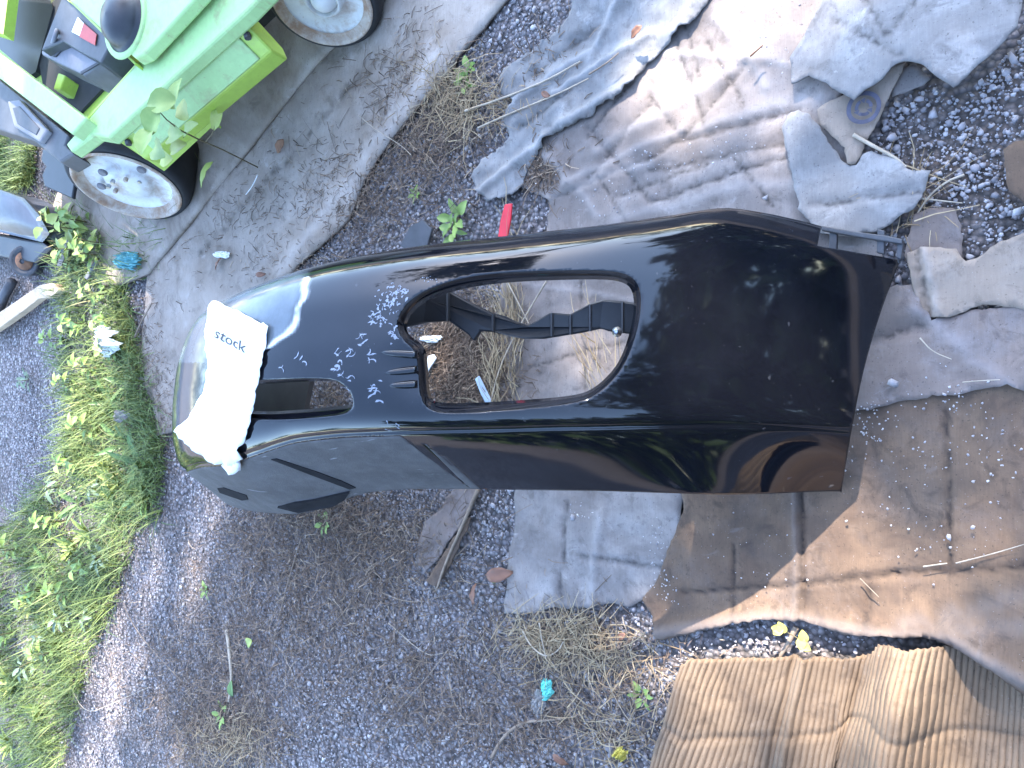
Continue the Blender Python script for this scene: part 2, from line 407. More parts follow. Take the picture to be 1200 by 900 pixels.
# plywood under the machine
sheet('plywood_board', 'long grey plywood board running under the two wheels of the green machine', 'board',
      [(120, 340), (150, 330), (172, 321), (200, 286), (262, 208), (362, 82), (440, 0), (470, -40), (250, -60), (100, 120), (60, 250)], .026, M['ply'], .03, .003, 3, .0015, .016)
sheet('plywood_board', 'grey dirty plywood sheet between the black bumper and the board under the green machine', 'board',
      [(172, 323), (200, 288), (262, 210), (362, 85), (445, -10), (470, -40), (625, -40), (592, 0), (540, 62), (512, 100), (470, 150), (430, 205), (405, 260), (330, 330), (280, 420), (215, 500), (185, 512), (178, 470), (160, 440), (168, 380)],
      .014, M['ply'], .02, .005, 4, .004, .010, creases=[((230, 300), (420, 90), -.006, .03), ((330, 320), (520, 60), .006, .04)])
# upper field
sheet('cardboard_sheet', 'largest pale cardboard sheet, buckled, running under the bumper to the top of the photo', 'cardboard',
      [(606, 215), (624, 165), (676, 120), (722, 84), (764, 40), (806, -45), (1000, -40), (990, 60), (985, 130), (1000, 200), (1040, 320), (1000, 430), (940, 520), (760, 560), (600, 560), (575, 510), (560, 440), (580, 380), (590, 330), (612, 285), (640, 270), (645, 235)],
      .012, M['card_pale'], .007, .008, 5, .005, .003,
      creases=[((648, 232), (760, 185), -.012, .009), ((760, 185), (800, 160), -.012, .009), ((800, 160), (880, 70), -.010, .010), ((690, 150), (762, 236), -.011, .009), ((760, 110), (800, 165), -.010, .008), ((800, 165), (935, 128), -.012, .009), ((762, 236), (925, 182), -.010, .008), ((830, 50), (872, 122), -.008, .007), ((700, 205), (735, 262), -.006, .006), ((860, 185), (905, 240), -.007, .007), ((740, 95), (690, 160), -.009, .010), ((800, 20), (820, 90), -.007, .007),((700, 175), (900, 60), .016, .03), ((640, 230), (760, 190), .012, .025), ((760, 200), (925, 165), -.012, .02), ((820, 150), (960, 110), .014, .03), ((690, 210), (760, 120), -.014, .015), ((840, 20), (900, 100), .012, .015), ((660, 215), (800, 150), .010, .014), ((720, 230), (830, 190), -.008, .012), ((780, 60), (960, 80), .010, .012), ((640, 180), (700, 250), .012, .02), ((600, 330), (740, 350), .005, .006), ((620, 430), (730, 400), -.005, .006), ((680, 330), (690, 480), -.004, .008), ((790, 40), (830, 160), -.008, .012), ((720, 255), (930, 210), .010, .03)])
sheet('tarp', 'crumpled dusty grey sheet with rolled edges above the red strap', 'sheet',
      [(553, 206), (566, 186), (584, 172), (598, 160), (592, 138), (604, 118), (588, 108), (586, 90), (604, 70), (628, 50), (650, 36), (664, 18), (672, -10), (690, -45), (860, -45), (818, 18), (772, 58), (742, 98), (706, 126), (690, 140), (652, 156), (630, 176), (617, 205), (600, 226), (570, 238)],
      .020, M['tarp'], .007, .010, 8, .008, .002, creases=[((560, 225), (640, 165), .028, .016), ((640, 160), (745, 95), .030, .018), ((600, 120), (690, 60), .018, .014), ((650, 110), (760, 40), .022, .013), ((620, 90), (700, 30), -.014, .016), ((690, 70), (730, -10), .020, .012), ((610, 150), (670, 105), -.012, .014)])
sheet('cardboard_sheet', 'bluish white cardboard flap with a pointed corner at the upper right, lifted off the ground', 'cardboard',
      [(985, -40), (1205, -40), (1193, 33), (1165, 65), (1118, 105), (1104, 96), (1088, 84), (1074, 77), (1060, 76), (1046, 82), (1035, 95), (1016, 108), (1002, 119), (975, 103), (945, 84), (925, 92), (920, 62), (955, 10)],
      .055, M['card_white'], .008, .004, 3, .0025, .004, creases=[((975, 20), (1060, 70), -.008, .008), ((1010, -10), (1040, 45), -.006, .006), ((1040, 45), (1075, 0), -.006, .006)],
      lifts=[((1110, 60), .10, .02), ((1000, 90), .10, .012), ((930, 60), .08, -.03)])
sheet('cardboard_scrap', 'grey white torn cardboard scrap with a rounded lobe just above the bumper bracket', 'cardboard',
      [(920, 150), (926, 138), (938, 131), (952, 136), (962, 150), (972, 166), (984, 186), (996, 194), (1003, 192), (1012, 180), (1022, 176), (1044, 187), (1066, 199), (1089, 203), (1080, 232), (1070, 247), (1045, 262), (1026, 272), (1000, 278), (960, 272), (935, 245), (928, 200)],
      .032, M['card_white'], .007, .005, 5, .004, .003, lifts=[((940, 150), .06, .02), ((1060, 215), .08, .012)], creases=[((950, 240), (1080, 225), -.012, .012)])
kr = sheet('cardboard_strip', 'brown kraft strip with a blue ring stamp, poking out under the bluish white flap', 'cardboard',
      [(958, 128), (985, 112), (1012, 96), (1036, 80), (1064, 70), (1058, 84), (1046, 104), (1028, 140), (1012, 172), (1002, 192), (992, 191), (990, 172), (975, 158), (958, 146)], .038, M['card_kraft'], .008, .004, 6, .003, .003)
mb = MB()
def ringmark(mb, cx, cy, z, r0, r1, a0=0, a1=2 * PI, n=36):
    c = at(cx, cy, z); V = []; F = []
    for i in range(n + 1):
        q = a0 + (a1 - a0) * i / n
        for r in (r0, r1): V.append(c + np.array([r * math.cos(q), r * math.sin(q), 0.0015 * math.sin(q * 3)]))
    F = [(2 * i, 2 * i + 1, 2 * i + 3, 2 * i + 2) for i in range(n)]
    mb.add(V, F)
ZS = .0475
ringmark(mb, 1012, 126, ZS, .021, .028)
for q0 in (0.4, 2.5, 4.6): ringmark(mb, 1012, 126, ZS, .009, .0145, q0, q0 + 1.35, 10)
c_ = at(1012, 126, ZS)
for q in (1.9, 4.0, 6.1):
    pz = c_ + .012 * np.array([math.cos(q), math.sin(q), 0]); tq = np.array([-math.sin(q), math.cos(q), 0]); rq = np.array([math.cos(q), math.sin(q), 0])
    mb.add([pz - rq * .005, pz + rq * .005, pz + tq * .007], [(0, 1, 2)])
st_ = mb.build('stamp', M['blue_ink'], kr); mod_solid(st_, .0006)
sheet('cardboard_scrap', 'small grey cardboard corner in the shade below the bluish white flap', 'cardboard',
      [(1046, 104), (1058, 80), (1070, 75), (1090, 92), (1082, 100), (1060, 110), (1044, 114)], .022, M['card_grey'], .009, .004, 6, .003, .003)
sheet('cardboard_scrap', 'tan brown piece of cardboard with fluted edge at the right border on soil', 'cardboard',
      [(1176, 174), (1190, 168), (1230, 160), (1230, 250), (1200, 238), (1182, 224)], .05, M['card_brown'], .009, .008, 6, .004, .006)
sheet('cardboard_sheet', 'grey cardboard triangle with a bent corner under the grey white scrap, beside the bracket', 'cardboard',
      [(1072, 252), (1090, 245), (1122, 243), (1128, 285), (1126, 306), (1100, 330), (1070, 330), (1060, 300)], .018, M['card_wet'], .010, .006, 6, .004, .003)
sheet('cardboard_sheet', 'tan folded cardboard edge with rounded fluted corner right of the bumper bracket', 'cardboard',
      [(1064, 296), (1078, 288), (1120, 292), (1132, 306), (1150, 300), (1172, 282), (1240, 262), (1240, 366), (1150, 356), (1112, 372), (1086, 370), (1072, 345)], .040, M['card_kraft'], .008, .008, 6, .003, .004,
      creases=[((1072, 295), (1088, 368), -.010, .006), ((1082, 292), (1098, 368), .008, .005)])
sheet('cardboard_sheet', 'bluish grey cardboard sheet right of the bumper with straw bits on it', 'cardboard',
      [(950, 360), (1010, 340), (1070, 335), (1090, 378), (1130, 366), (1240, 350), (1240, 470), (1180, 452), (1120, 462), (1060, 470), (1000, 482), (940, 490)], .030, M['card_wet'], .009, .006, 5, .005, .003,
      creases=[((1000, 405), (1080, 380), -.010, .012), ((1075, 360), (1190, 460), .006, .02)])
lip = edge_curl([(765, 742), (800, 737), (860, 727), (920, 722), (980, 734), (1030, 744), (1120, 740), (1170, 760), (1240, 800)], .020, .020, .018)
sheet('cardboard_sheet', 'rust brown cardboard sheet at the lower right with fold lines and curled edge', 'cardboard',
      [(790, 470), (900, 455), (1000, 470), (1080, 452), (1240, 440), (1240, 812), (1200, 794), (1172, 772), (1140, 752), (1100, 742), (1050, 744), (1010, 743), (975, 736), (930, 722), (890, 724), (840, 732), (800, 745), (772, 750), (766, 730), (752, 703), (770, 680), (800, 600)],
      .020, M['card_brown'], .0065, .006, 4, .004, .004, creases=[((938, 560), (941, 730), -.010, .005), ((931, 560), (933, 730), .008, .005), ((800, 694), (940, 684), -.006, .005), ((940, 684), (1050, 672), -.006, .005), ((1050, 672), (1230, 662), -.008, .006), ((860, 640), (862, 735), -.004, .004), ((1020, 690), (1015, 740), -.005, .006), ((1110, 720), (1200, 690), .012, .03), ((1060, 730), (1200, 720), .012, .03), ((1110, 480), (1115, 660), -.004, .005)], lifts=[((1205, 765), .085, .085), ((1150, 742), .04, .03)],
      extra=lip)
sheet('cardboard_sheet', 'weathered grey cardboard sheet with a pebble in a hole, below the middle of the bumper', 'cardboard',
      [(600, 540), (700, 500), (800, 520), (800, 600), (795, 640), (776, 676), (762, 700), (748, 706), (735, 712), (715, 706), (690, 714), (650, 712), (625, 718), (590, 720), (594, 660), (604, 610)],
      .014, M['card_grey'], .010, .005, 6, .004, .003, creases=[((665, 590), (655, 710), -.006, .006), ((705, 600), (690, 710), .006, .012), ((680, 650), (775, 665), -.005, .004)])
sheet('cardboard_scrap', 'torn grey brown cardboard scrap on the gravel under the middle of the bumper', 'cardboard',
      [(486, 640), (500, 612), (518, 590), (530, 572), (562, 572), (548, 600), (530, 630), (512, 655), (497, 672), (488, 660)], .016, M['card_wet'], .008, .008, 8, .005, .003)
sheet('cardboard_scrap', 'narrow brown cardboard sliver leaning beside the torn grey brown scrap', 'cardboard',
      [(500, 680), (520, 650), (545, 610), (552, 606), (548, 622), (524, 668), (510, 690)], .024, M['card_brown'], .007, .006, 8, .004, .003)
# ribbed single face cardboard: real flutes
def ribbed():
    top = resample([(803, 775), (812, 770), (870, 771), (930, 770), (985, 771), (1016, 768), (1024, 764), (1034, 752), (1055, 748), (1080, 748), (1110, 752), (1140, 752), (1180, 758), (1260, 768)], 2.0, False)
    bot = resample([(764, 905), (780, 940), (860, 940), (930, 935), (965, 930), (975, 905), (1010, 900), (1060, 930), (1120, 935), (1180, 935), (1260, 935)], 2.0, False)
    nu, nv = 900, 40; ti = np.linspace(0, len(top) - 1, nu); bi = np.linspace(0, len(bot) - 1, nu)
    def samp(a, i): k = np.arange(len(a)); return np.stack([np.interp(i, k, a[:, 0]), np.interp(i, k, a[:, 1])], 1)
    # arc length matching by pixel x
    T = samp(top, ti); Bm = samp(bot, bi)
    V = []; fd = []
    for j in range(nv):
        f = j / (nv - 1)
        for i in range(nu):
            p = T[i] * (1 - f) + Bm[i] * f; u = i / (nu - 1)
            hump = .115 * math.exp(-((u - .60) / .075) ** 2) + .020 * math.exp(-((u - .02) / .1) ** 2) + .03 * math.exp(-((u - .93) / .12) ** 2)
            dent = -.010 * math.exp(-((u - .275) / .012) ** 2) + .012 * math.exp(-((u - .305) / .014) ** 2) - .014 * math.exp(-((u - .46) / .02) ** 2)
            if abs(f - .55) < .02: dent -= .004
            rib = .0030 * math.sin(2 * PI * (u * 66 + .3 * nz(f * 3, u * 8)))
            z = .03 + hump * (.45 + .55 * min(1, f * 2.2 + .3)) + dent + rib + .006 * fbm(u * 7, f * 3, 3)
            fd.append(max(0, -rib / .0030) ** 2 * (.45 + .5 * nz(u * 9, f * 2)) + (.12 if abs(f - .55) < .012 else 0)); q = at(p[0] + 1.2 * nz(u * 60, f * 6), p[1] + (2.5 * nz(u * 40, 1.5) if j == 0 else 0), .03); V.append((q[0], q[1], z))
    F = np.array([(j * nu + i, j * nu + i + 1, (j + 1) * nu + i + 1, (j + 1) * nu + i) for j in range(nv - 1) for i in range(nu - 1)])
    SHEET_POLYS.append(np.array([at(p[0], p[1], .03)[:2] for p in list(top[::8]) + list(bot[::-8])]))
    o = obj('corrugated_cardboard', V, F, M['card_rib'], smooth=True); point_attr(o, 'fold', np.clip(fd, 0, 1)); mod_solid(o, .003, -1)
    tag(o, 'tan corrugated cardboard with open ribs in the lower right corner, humped in the middle', 'cardboard')
ribbed()

# ------------------------------------------------------------------ gravel stones, straw, grass: uncountable
ICO_V = []
g = (1 + 5 ** .5) / 2
for a in (-1, 1):
    for b in (-g, g): ICO_V += [(0, a, b), (a, b, 0), (b, 0, a)]
ICO_V = np.array(ICO_V, float); ICO_V /= np.linalg.norm(ICO_V[0])
_bm = bmesh.new(); [_bm.verts.new(v) for v in ICO_V]; bmesh.ops.convex_hull(_bm, input=list(_bm.verts)); _bm.verts.index_update()
ICO_F = np.array([[v.index for v in f.verts] for f in _bm.faces]); _bm.free()
def stones(P, r, name, sunk=.3, brightness=None, parent=None):
    n = len(P); v = np.repeat(ICO_V[None], n, 0) * rng.uniform(.5, 1.3, (n, 12, 1)) * (r[:, None, None] * rng.uniform(.55, 1.25, (n, 1, 3)))
    q = rng.normal(size=(n, 4)); q /= np.linalg.norm(q, axis=1)[:, None]; w, x, y, z = q.T
    Rm = np.stack([1 - 2 * (y * y + z * z), 2 * (x * y - z * w), 2 * (x * z + y * w), 2 * (x * y + z * w), 1 - 2 * (x * x + z * z), 2 * (y * z - x * w), 2 * (x * z - y * w), 2 * (y * z + x * w), 1 - 2 * (x * x + y * y)], 1).reshape(n, 3, 3)
    v = np.einsum('nij,nkj->nki', Rm, v); v[:, :, 2] *= .7
    v += P[:, None, :]; v[:, :, 2] += (r * (1 - 2 * sunk) * .6)[:, None]
    F = (ICO_F[None] + 12 * np.arange(n)[:, None, None]).reshape(-1, 3)
    o = obj(name, v.reshape(-1, 3), F, M['stone'], parent, loc=(0, 0, 0))
    b = brightness if brightness is not None else np.clip(rng.beta(2.2, 2.6, n), 0, 1)
    point_attr(o, 'rnd', np.repeat(b, 12)); return o
def world_samples(n, poly_px=None, box=None):
    if poly_px is not None:
        P = np.array([at(p[0], p[1])[:2] for p in poly_px]); lo, hi = P.min(0), P.max(0)
        q = rng.uniform(lo, hi, (n, 2)); return q[inside(q, P)]
    return rng.uniform(box[0], box[1], (n, 2))
def off_sheets(q):
    k = np.zeros(len(q), bool)
    for P in SHEET_POLYS: k |= inside(q, P)
    return q[~k]
def densn(q, f, s=0): return np.array([fbm(a * f + s, b * f) for a, b in q])
q = rng.uniform((-1.9, -.25), (1.7, 3.6), (245000, 2))
pp = proj(np.column_stack([q, np.zeros(len(q))])); q = q[(pp[:, 0] > -20) & (pp[:, 0] < 1240) & (pp[:, 1] > -25) & (pp[:, 1] < 925)]
q = off_sheets(q); dn = densn(q, 2.2, 5); soil_ = inside(q, np.array([at(*p)[:2] for p in [(1060, 85), (1130, 110), (1200, 90), (1240, 260), (1100, 260), (1000, 190)]])); q = q[rng.uniform(0, 1, len(q)) < np.clip(.66 + .6 * dn, .12, 1) * np.where(soil_, .22, 1)]
far = q[:, 1] > 1.9; q = q[~far | (rng.uniform(0, 1, len(q)) < .55)]
q = q[:95000]
r_ = np.clip(rng.lognormal(math.log(.0027), .45, len(q)), .0014, .008)
tag(stones(np.column_stack([q, np.zeros(len(q))]), r_, 'loose_gravel'), 'loose crushed grey gravel over the open ground', kind='stuff')
# larger stones in the soil at the upper right
q = off_sheets(world_samples(2400, [(1060, 90), (1130, 70), (1200, 30), (1230, 60), (1230, 260), (1100, 250), (1010, 190)]))
tag(stones(np.column_stack([q, np.zeros(len(q))]), np.clip(rng.lognormal(math.log(.0021), .6, len(q)), .001, .0075), 'coarse_gravel', .3, np.clip(rng.beta(2.0, 2.8, len(q)), 0, 1)), 'coarse pale crushed stone in bare soil at the upper right', kind='stuff')
def specks(regions, n, name, label, rr=(.0008, .0026)):
    Q = []
    for cx, cy, rx, ry, k in regions:
        a = rng.normal(size=(int(k * .6), 2)) * .5; Q += [at(cx + a_[0] * rx, cy + a_[1] * ry, .03) for a_ in a]
    Q = np.array(Q); r = rng.uniform(*rr, len(Q)); tag(stones(Q, r, name, .2, np.clip(rng.beta(2.5, 1.8, len(Q)), 0, 1)), label, kind='stuff')
specks([(1020, 480, 50, 18, 60), (1110, 470, 40, 30, 60), (1015, 505, 22, 20, 60), (1150, 540, 70, 60, 90), (1060, 560, 60, 50, 50), (1100, 640, 100, 60, 60), (900, 650, 80, 60, 50), (770, 640, 10, 40, 70), (780, 690, 20, 20, 60), (680, 600, 22, 14, 40), (760, 190, 40, 20, 70), (700, 240, 60, 40, 60), (850, 170, 60, 20, 60), (900, 60, 90, 60, 50)], 0, 'grit', 'loose grit scattered over the cardboard sheets')

def strips(Q, L, wd, z0, name, mat, label, droop=.3, lift=.02, ang=None, seg=3):
    n = len(Q); a = rng.uniform(0, 2 * PI, n) if ang is None else ang; cur = rng.normal(0, .5, n)
    V = np.zeros((n, (seg + 1) * 2, 3)); x = np.array(Q[:, 0]); y = np.array(Q[:, 1]); h0 = rng.uniform(.3, 1, n) * lift; ph = rng.uniform(0, PI, n)
    for k in range(seg + 1):
        f = k / seg; aa = a + cur * f; w = wd * (1 - .6 * f); z = z0 + h0 * np.abs(np.sin(ph + f * 2.2))
        V[:, 2 * k] = np.column_stack([x - np.sin(aa) * w, y + np.cos(aa) * w, z]); V[:, 2 * k + 1] = np.column_stack([x + np.sin(aa) * w, y - np.cos(aa) * w, z + w * .5])
        x = x + np.cos(aa) * L / seg; y = y + np.sin(aa) * L / seg
    F1 = np.array([(2 * k, 2 * k + 1, 2 * k + 3, 2 * k + 2) for k in range(seg)])
    F = (F1[None] + (2 * (seg + 1)) * np.arange(n)[:, None, None]).reshape(-1, 4)
    o = obj(name, V.reshape(-1, 3), F, mat, loc=(0, 0, 0)); point_attr(o, 'rnd', np.repeat(rng.uniform(0, 1, n), (seg + 1) * 2))
    return tag(o, label, kind='stuff')
def patch(cx, cy, rx, ry, n, z=0):
    a = rng.normal(size=(n, 2)) * .5; return np.array([at(cx + u[0] * rx, cy + u[1] * ry, z)[:2] for u in a])
mq = np.vstack([patch(430, 640, 120, 80, 1900), patch(545, 425, 60, 80, 3600), patch(330, 700, 120, 110, 1500), patch(230, 780, 130, 110, 1700), patch(300, 620, 60, 60, 700), patch(640, 110, 60, 70, 500), patch(300, 230, 120, 110, 260), patch(480, 90, 60, 80, 300), patch(480, 820, 110, 70, 500), patch(660, 760, 110, 40, 500), patch(700, 820, 120, 70, 450),
                patch(420, 230, 70, 70, 900), patch(520, 150, 60, 90, 900), patch(380, 600, 60, 30, 600), patch(250, 850, 90, 60, 1500), patch(180, 420, 20, 90, 400), patch(390, 470, 40, 40, 300), patch(640, 200, 30, 30, 250), patch(90, 640, 80, 140, 500), patch(205, 480, 40, 60, 500), patch(480, 760, 160, 90, 500), patch(600, 850, 120, 50, 500), patch(350, 320, 90, 40, 300), patch(470, 160, 60, 70, 300), patch(290, 250, 60, 50, 160)])
strips(mq, rng.uniform(.012, .055, len(mq)), rng.uniform(.0005, .0016, len(mq)), .006, 'plant_litter', M['mulch'], 'brown dead stalks and needles littering the gravel')
lq = np.vstack([patch(420, 680, 170, 110, 420), patch(260, 780, 150, 110, 380), patch(560, 800, 150, 90, 260), patch(470, 170, 110, 130, 240)])
strips(lq, rng.uniform(.05, .15, len(lq)), rng.uniform(.0005, .0011, len(lq)), .008, 'dead_stem', M['mulch'], 'long thin dead stems matted over the gravel', lift=.012, seg=5)
gq = np.vstack([patch(650, 740, 60, 22, 260), patch(700, 760, 80, 40, 240), patch(720, 850, 60, 50, 120), patch(270, 870, 60, 40, 330), patch(530, 110, 40, 40, 260), patch(560, 130, 60, 30, 160), patch(1070, 230, 30, 40, 60)])
strips(gq, rng.uniform(.03, .10, len(gq)), rng.uniform(.0006, .0013, len(gq)), .01, 'dry_grass', M['straw'], 'pale dry grass tangled over the gravel', lift=.03)
sq = np.vstack([patch(604, 390, 14, 90, 130, .02), patch(585, 440, 14, 60, 60, .02), patch(700, 430, 20, 50, 26, .02)])
strips(sq, rng.uniform(.04, .13, len(sq)), rng.uniform(.0008, .0016, len(sq)), .026, 'straw', M['straw'], 'dry straw stalks lying under the bumper opening', lift=.02, ang=rng.normal(PI * .08, .35, len(sq)))
# grass strip
GP = [(64, 235), (110, 245), (150, 330), (165, 420), (190, 500), (196, 560), (165, 620), (140, 700), (110, 770), (75, 905), (-30, 905), (-30, 640), (20, 610), (60, 560), (90, 480), (70, 420), (75, 330)]
GP2 = [(-20, 140), (46, 165), (40, 218), (-20, 232)]
def grass(n, poly, name, label, L=(.05, .15), clump=3.0):
    q = world_samples(n, poly); d = densn(q, clump, 11); q = q[rng.uniform(0, 1, len(q)) < np.clip(.55 + 1.0 * d, .04, 1)]
    n = len(q); seg = 4; a = rng.uniform(0, 2 * PI, n); Ln = rng.uniform(*L, n); el0 = rng.uniform(.5, 1.4, n); bend = rng.uniform(.3, 1.6, n)
    w0 = rng.uniform(.0009, .0024, n); V = np.zeros((n, 2 * (seg + 1), 3)); p = np.column_stack([q, np.zeros(n)])
    for k in range(seg + 1):
        f = k / seg; el = el0 - bend * f; w = w0 * (1 - f) ** .7 + .0002; sd = np.column_stack([-np.sin(a), np.cos(a), np.zeros(n)])
        V[:, 2 * k] = p + sd * w[:, None]; V[:, 2 * k + 1] = p - sd * w[:, None]
        p = p + np.column_stack([np.cos(a) * np.cos(el), np.sin(a) * np.cos(el), np.sin(el)]) * (Ln / seg)[:, None]; p[:, 2] = np.maximum(p[:, 2], .004)
    F1 = np.array([(2 * k, 2 * k + 1, 2 * k + 3, 2 * k + 2) for k in range(seg)]); F = (F1[None] + 2 * (seg + 1) * np.arange(n)[:, None, None]).reshape(-1, 4)
    o = obj(name, V.reshape(-1, 3), F, M['grass'], loc=(0, 0, 0)); point_attr(o, 'rnd', np.repeat(np.clip(rng.beta(2, 2, n) + .25 * densn(q, 5, 3), 0, 1), 2 * (seg + 1)))
    return tag(o, label, kind='stuff')
grass(40000, GP, 'grass', 'tufted green grass strip along the far edge of the gravel')
grass(11000, [(95, 250), (150, 330), (175, 430), (198, 520), (192, 610), (120, 640), (88, 560), (85, 440), (78, 330)], 'grass_verge', 'dense short grass in the narrow part of the strip by the plywood', clump=1.5)
grass(5000, GP2, 'lawn', 'patch of bright lawn beyond the green machine')
grass(900, [(120, 300), (250, 190), (230, 240), (170, 330)], 'grass_fringe', 'thin grass growing at the foot of the front wheel')
for (x, y, rx, ry, n) in ((540, 255, 22, 22, 120), (545, 90, 16, 20, 90), (570, 675, 25, 16, 60), (385, 610, 20, 20, 60), (760, 810, 25, 20, 50), (815, 700, 10, 10, 20), (130, 600, 30, 30, 100)): 
    pass

# ------------------------------------------------------------------ the bumper cover, lying on its back
YC, HALF, ZC = 1.15, .945, .62
def zprof(Y):
    s = np.clip(np.abs(Y - YC) / HALF, 0, 1); return .02 + ZC * np.maximum(1 - s ** 2, 1e-6) ** .9
VT = np.linspace(-.2, 1.1, 1301)
_m = np.interp(VT, [-.2, -.08, 0, .10, .19, .235, .255, .275, .31, .45, .6, .78, .90, .955, 1.0, 1.1], [.42, .56, .66, .77, .87, .915, .935, .95, .972, 1.0, 1.0, .985, .955, .91, .82, .55])
_k = np.exp(-(np.arange(-120, 121) / 46.) ** 2); _k /= _k.sum(); MT = np.convolve(np.pad(_m, 120, mode='reflect', reflect_type='odd'), _k, 'valid')
MT = MT - .008 * np.exp(-((VT - .262) / .007) ** 2)
def mfun(v): return np.interp(v, VT, MT)
def line_pts(L, v):
    out = []
    for px, py in L:
        d = ray(px, py); mv = mfun(v); lo, hi = .25 / abs(d[2]), 1.495 / abs(d[2])
        ts = np.linspace(lo, hi, 3000); P = np.array([0, 0, CAM_H]) + ts[:, None] * d; f = P[:, 2] - zprof(P[:, 1]) * mv
        i = np.argmax(f < 0) if (f < 0).any() else len(ts) - 1; out.append(P[i])
    return np.array(out)
TL = [(1056, 302), (1010, 283), (963, 266), (905, 252), (850, 243), (780, 254), (700, 265), (600, 276), (500, 287), (420, 300), (370, 312), (335, 323), (300, 337), (272, 350)]
BL = [(985, 583), (900, 582), (790, 578), (700, 575), (600, 574), (555, 573), (480, 573), (430, 577), (390, 590), (350, 603), (300, 600), (262, 588)]
TP, BP = line_pts(TL, 1.0), line_pts(BL, 0.0)
def smline(P, wd, far=None):
    """a border as X over Y: measured on the side in view, mirrored about the middle where it is out of sight"""
    o = np.argsort(P[:, 1]); y, x = P[o, 1], P[o, 0]; last = y[-1]
    ss = np.linspace(0, 2.4, 961); v = np.interp(ss, y, x)
    mirx = np.interp(2 * YC - ss, y, x); k = np.clip((ss - last) / .25, 0, 1); off = x[-1] - np.interp(2 * YC - last, y, x)
    v = np.where(ss > last, mirx + off * (1 - k), v)
    if far is not None: v = np.where(ss > last, np.interp(ss, [last] + [f[0] for f in far], [x[-1]] + [f[1] for f in far]), v)
    g = np.exp(-(np.arange(-40, 41) / wd) ** 2); g /= g.sum(); v = np.convolve(np.pad(v, 40, mode='reflect', reflect_type='odd'), g, 'valid')
    return lambda Y: np.interp(np.asarray(Y), ss, v)
XT, XB = smline(TP, 8., [(1.50, .160), (1.58, .125), (1.66, .09), (1.78, .075), (2.05, .11)]), smline(BP, 10.)
def vco(X, Y): b = XB(Y); return (X - b) / (XT(Y) - b)
def relief(X, Y, v):
    """recessed ribs beside the big opening"""
    return 0
DENT = (9., 9.)
def Hs(X, Y):
    v = vco(X, Y); z = zprof(Y) * mfun(np.clip(v, -.2, 1.1))
    z = z * (1 - .75 * np.exp(-(np.maximum(np.asarray(Y) - .30, 0) / .10) ** 2) * np.clip(1 - v / .28, 0, 1) ** 1.5)
    return z - .014 * np.exp(-((X - DENT[0]) / .040) ** 2 - ((Y - DENT[1]) / .034) ** 2)
def hit(px, py, off=0.0):
    d = ray(px, py); ts = np.linspace(.5 / abs(d[2]), 1.499 / abs(d[2]), 1200); P = np.array([0, 0, CAM_H]) + ts[:, None] * d
    f = P[:, 2] - Hs(P[:, 0], P[:, 1]) - off; k = np.where(f < 0)[0]
    if len(k) == 0: return P[-1]
    i = k[0]
    if i == 0: return P[0]
    a = f[i - 1] / (f[i - 1] - f[i]); return P[i - 1] * (1 - a) + P[i] * a
def mir(P): Q = np.array(P); Q[:, 1] = 2 * YC - Q[:, 1]; return Q
DENT = tuple(hit(480, 437)[:2])
# outline in plan
tp = [hit(*p) for p in [(958, 288), (963, 267)]]
arch = np.array([hit(*p)[:2] for p in smooth_poly([(985, 582), (997, 510), (1010, 440), (1030, 370), (1055, 305)], 2, False)])
y0_, y1_ = max(tp[1][1], .2), 2 * YC - .27
T2 = np.array([[XT(y), y] for y in np.linspace(y0_, y1_, 260)])
Bn = np.array([[XB(y), y] for y in np.linspace(arch[0][1], y1_ - .02, 240)])
outline = resample(np.vstack([Bn[::-1], arch[1:], [tp[0][:2]], T2]), .006)
HOLE1 = smooth_poly([(464, 378), (474, 358), (496, 340), (540, 325), (600, 318), (700, 316), (735, 320), (750, 334), (752, 362), (744, 400), (728, 436), (702, 462), (676, 473), (600, 481), (524, 486), (500, 480), (492, 462), (490, 430), (488, 412), (470, 396)], 2)
HOLE2 = smooth_poly([(386, 442), (405, 451), (416, 470), (410, 484), (392, 488), (330, 493), (268, 490), (246, 484), (240, 474), (248, 462), (266, 450), (300, 445)], 2)
h1 = resample([hit(*p)[:2] for p in HOLE1], .006); h2 = resample([hit(*p)[:2] for p in HOLE2], .006)
hm = mir(h1)[::-1] + np.array([0, .14]); hm = hm * [1, .82] + [0, .18 * hm[:, 1].mean()]
holes = [h1, hm, h2]
vcurve = np.array([hit(*p) for p in [(440, 511), (470, 511), (495, 517), (514, 529), (532, 547), (549, 571)]])
vs, vv = np.abs(vcurve[:, 1] - YC), vco(vcurve[:, 0], vcurve[:, 1])
o_ = np.argsort(vs); vs, vv = vs[o_], vv[o_]; vs[0] = 0
def is_val(X, Y, v): s = np.where(Y > YC, np.abs(Y - YC) * .4, np.abs(Y - YC)); return (s < vs[-1] + .004) & (v < np.interp(s, vs, vv, right=-9))
pts = [outline] + holes; edges = []; n0 = 0
for L in pts:
    k = len(L); edges += [(n0 + i, n0 + (i + 1) % k) for i in range(k)]; n0 += k
ln = np.array([[XB(YC + s) + np.interp(abs(s) * (.4 if s > 0 else 1), vs, vv) * (XT(YC + s) - XB(YC + s)), YC + s] for s in np.linspace(-vs[-1] + .006, vs[-1] * 2.5 - .01, 220)])
bd = np.vstack(pts + [ln])
th = np.linspace(-PI / 2, PI / 2, 480); yy = YC + HALF * .999 * np.sin(th); vg = np.linspace(0, 1.0, 150)
YY, VV = np.meshgrid(yy, vg); XX = XB(YY) + VV * (XT(YY) - XB(YY)); G = np.stack([XX.ravel(), YY.ravel()], 1)
G = G[inside(G, outline)]
for h in holes: G = G[~inside(G, h)]
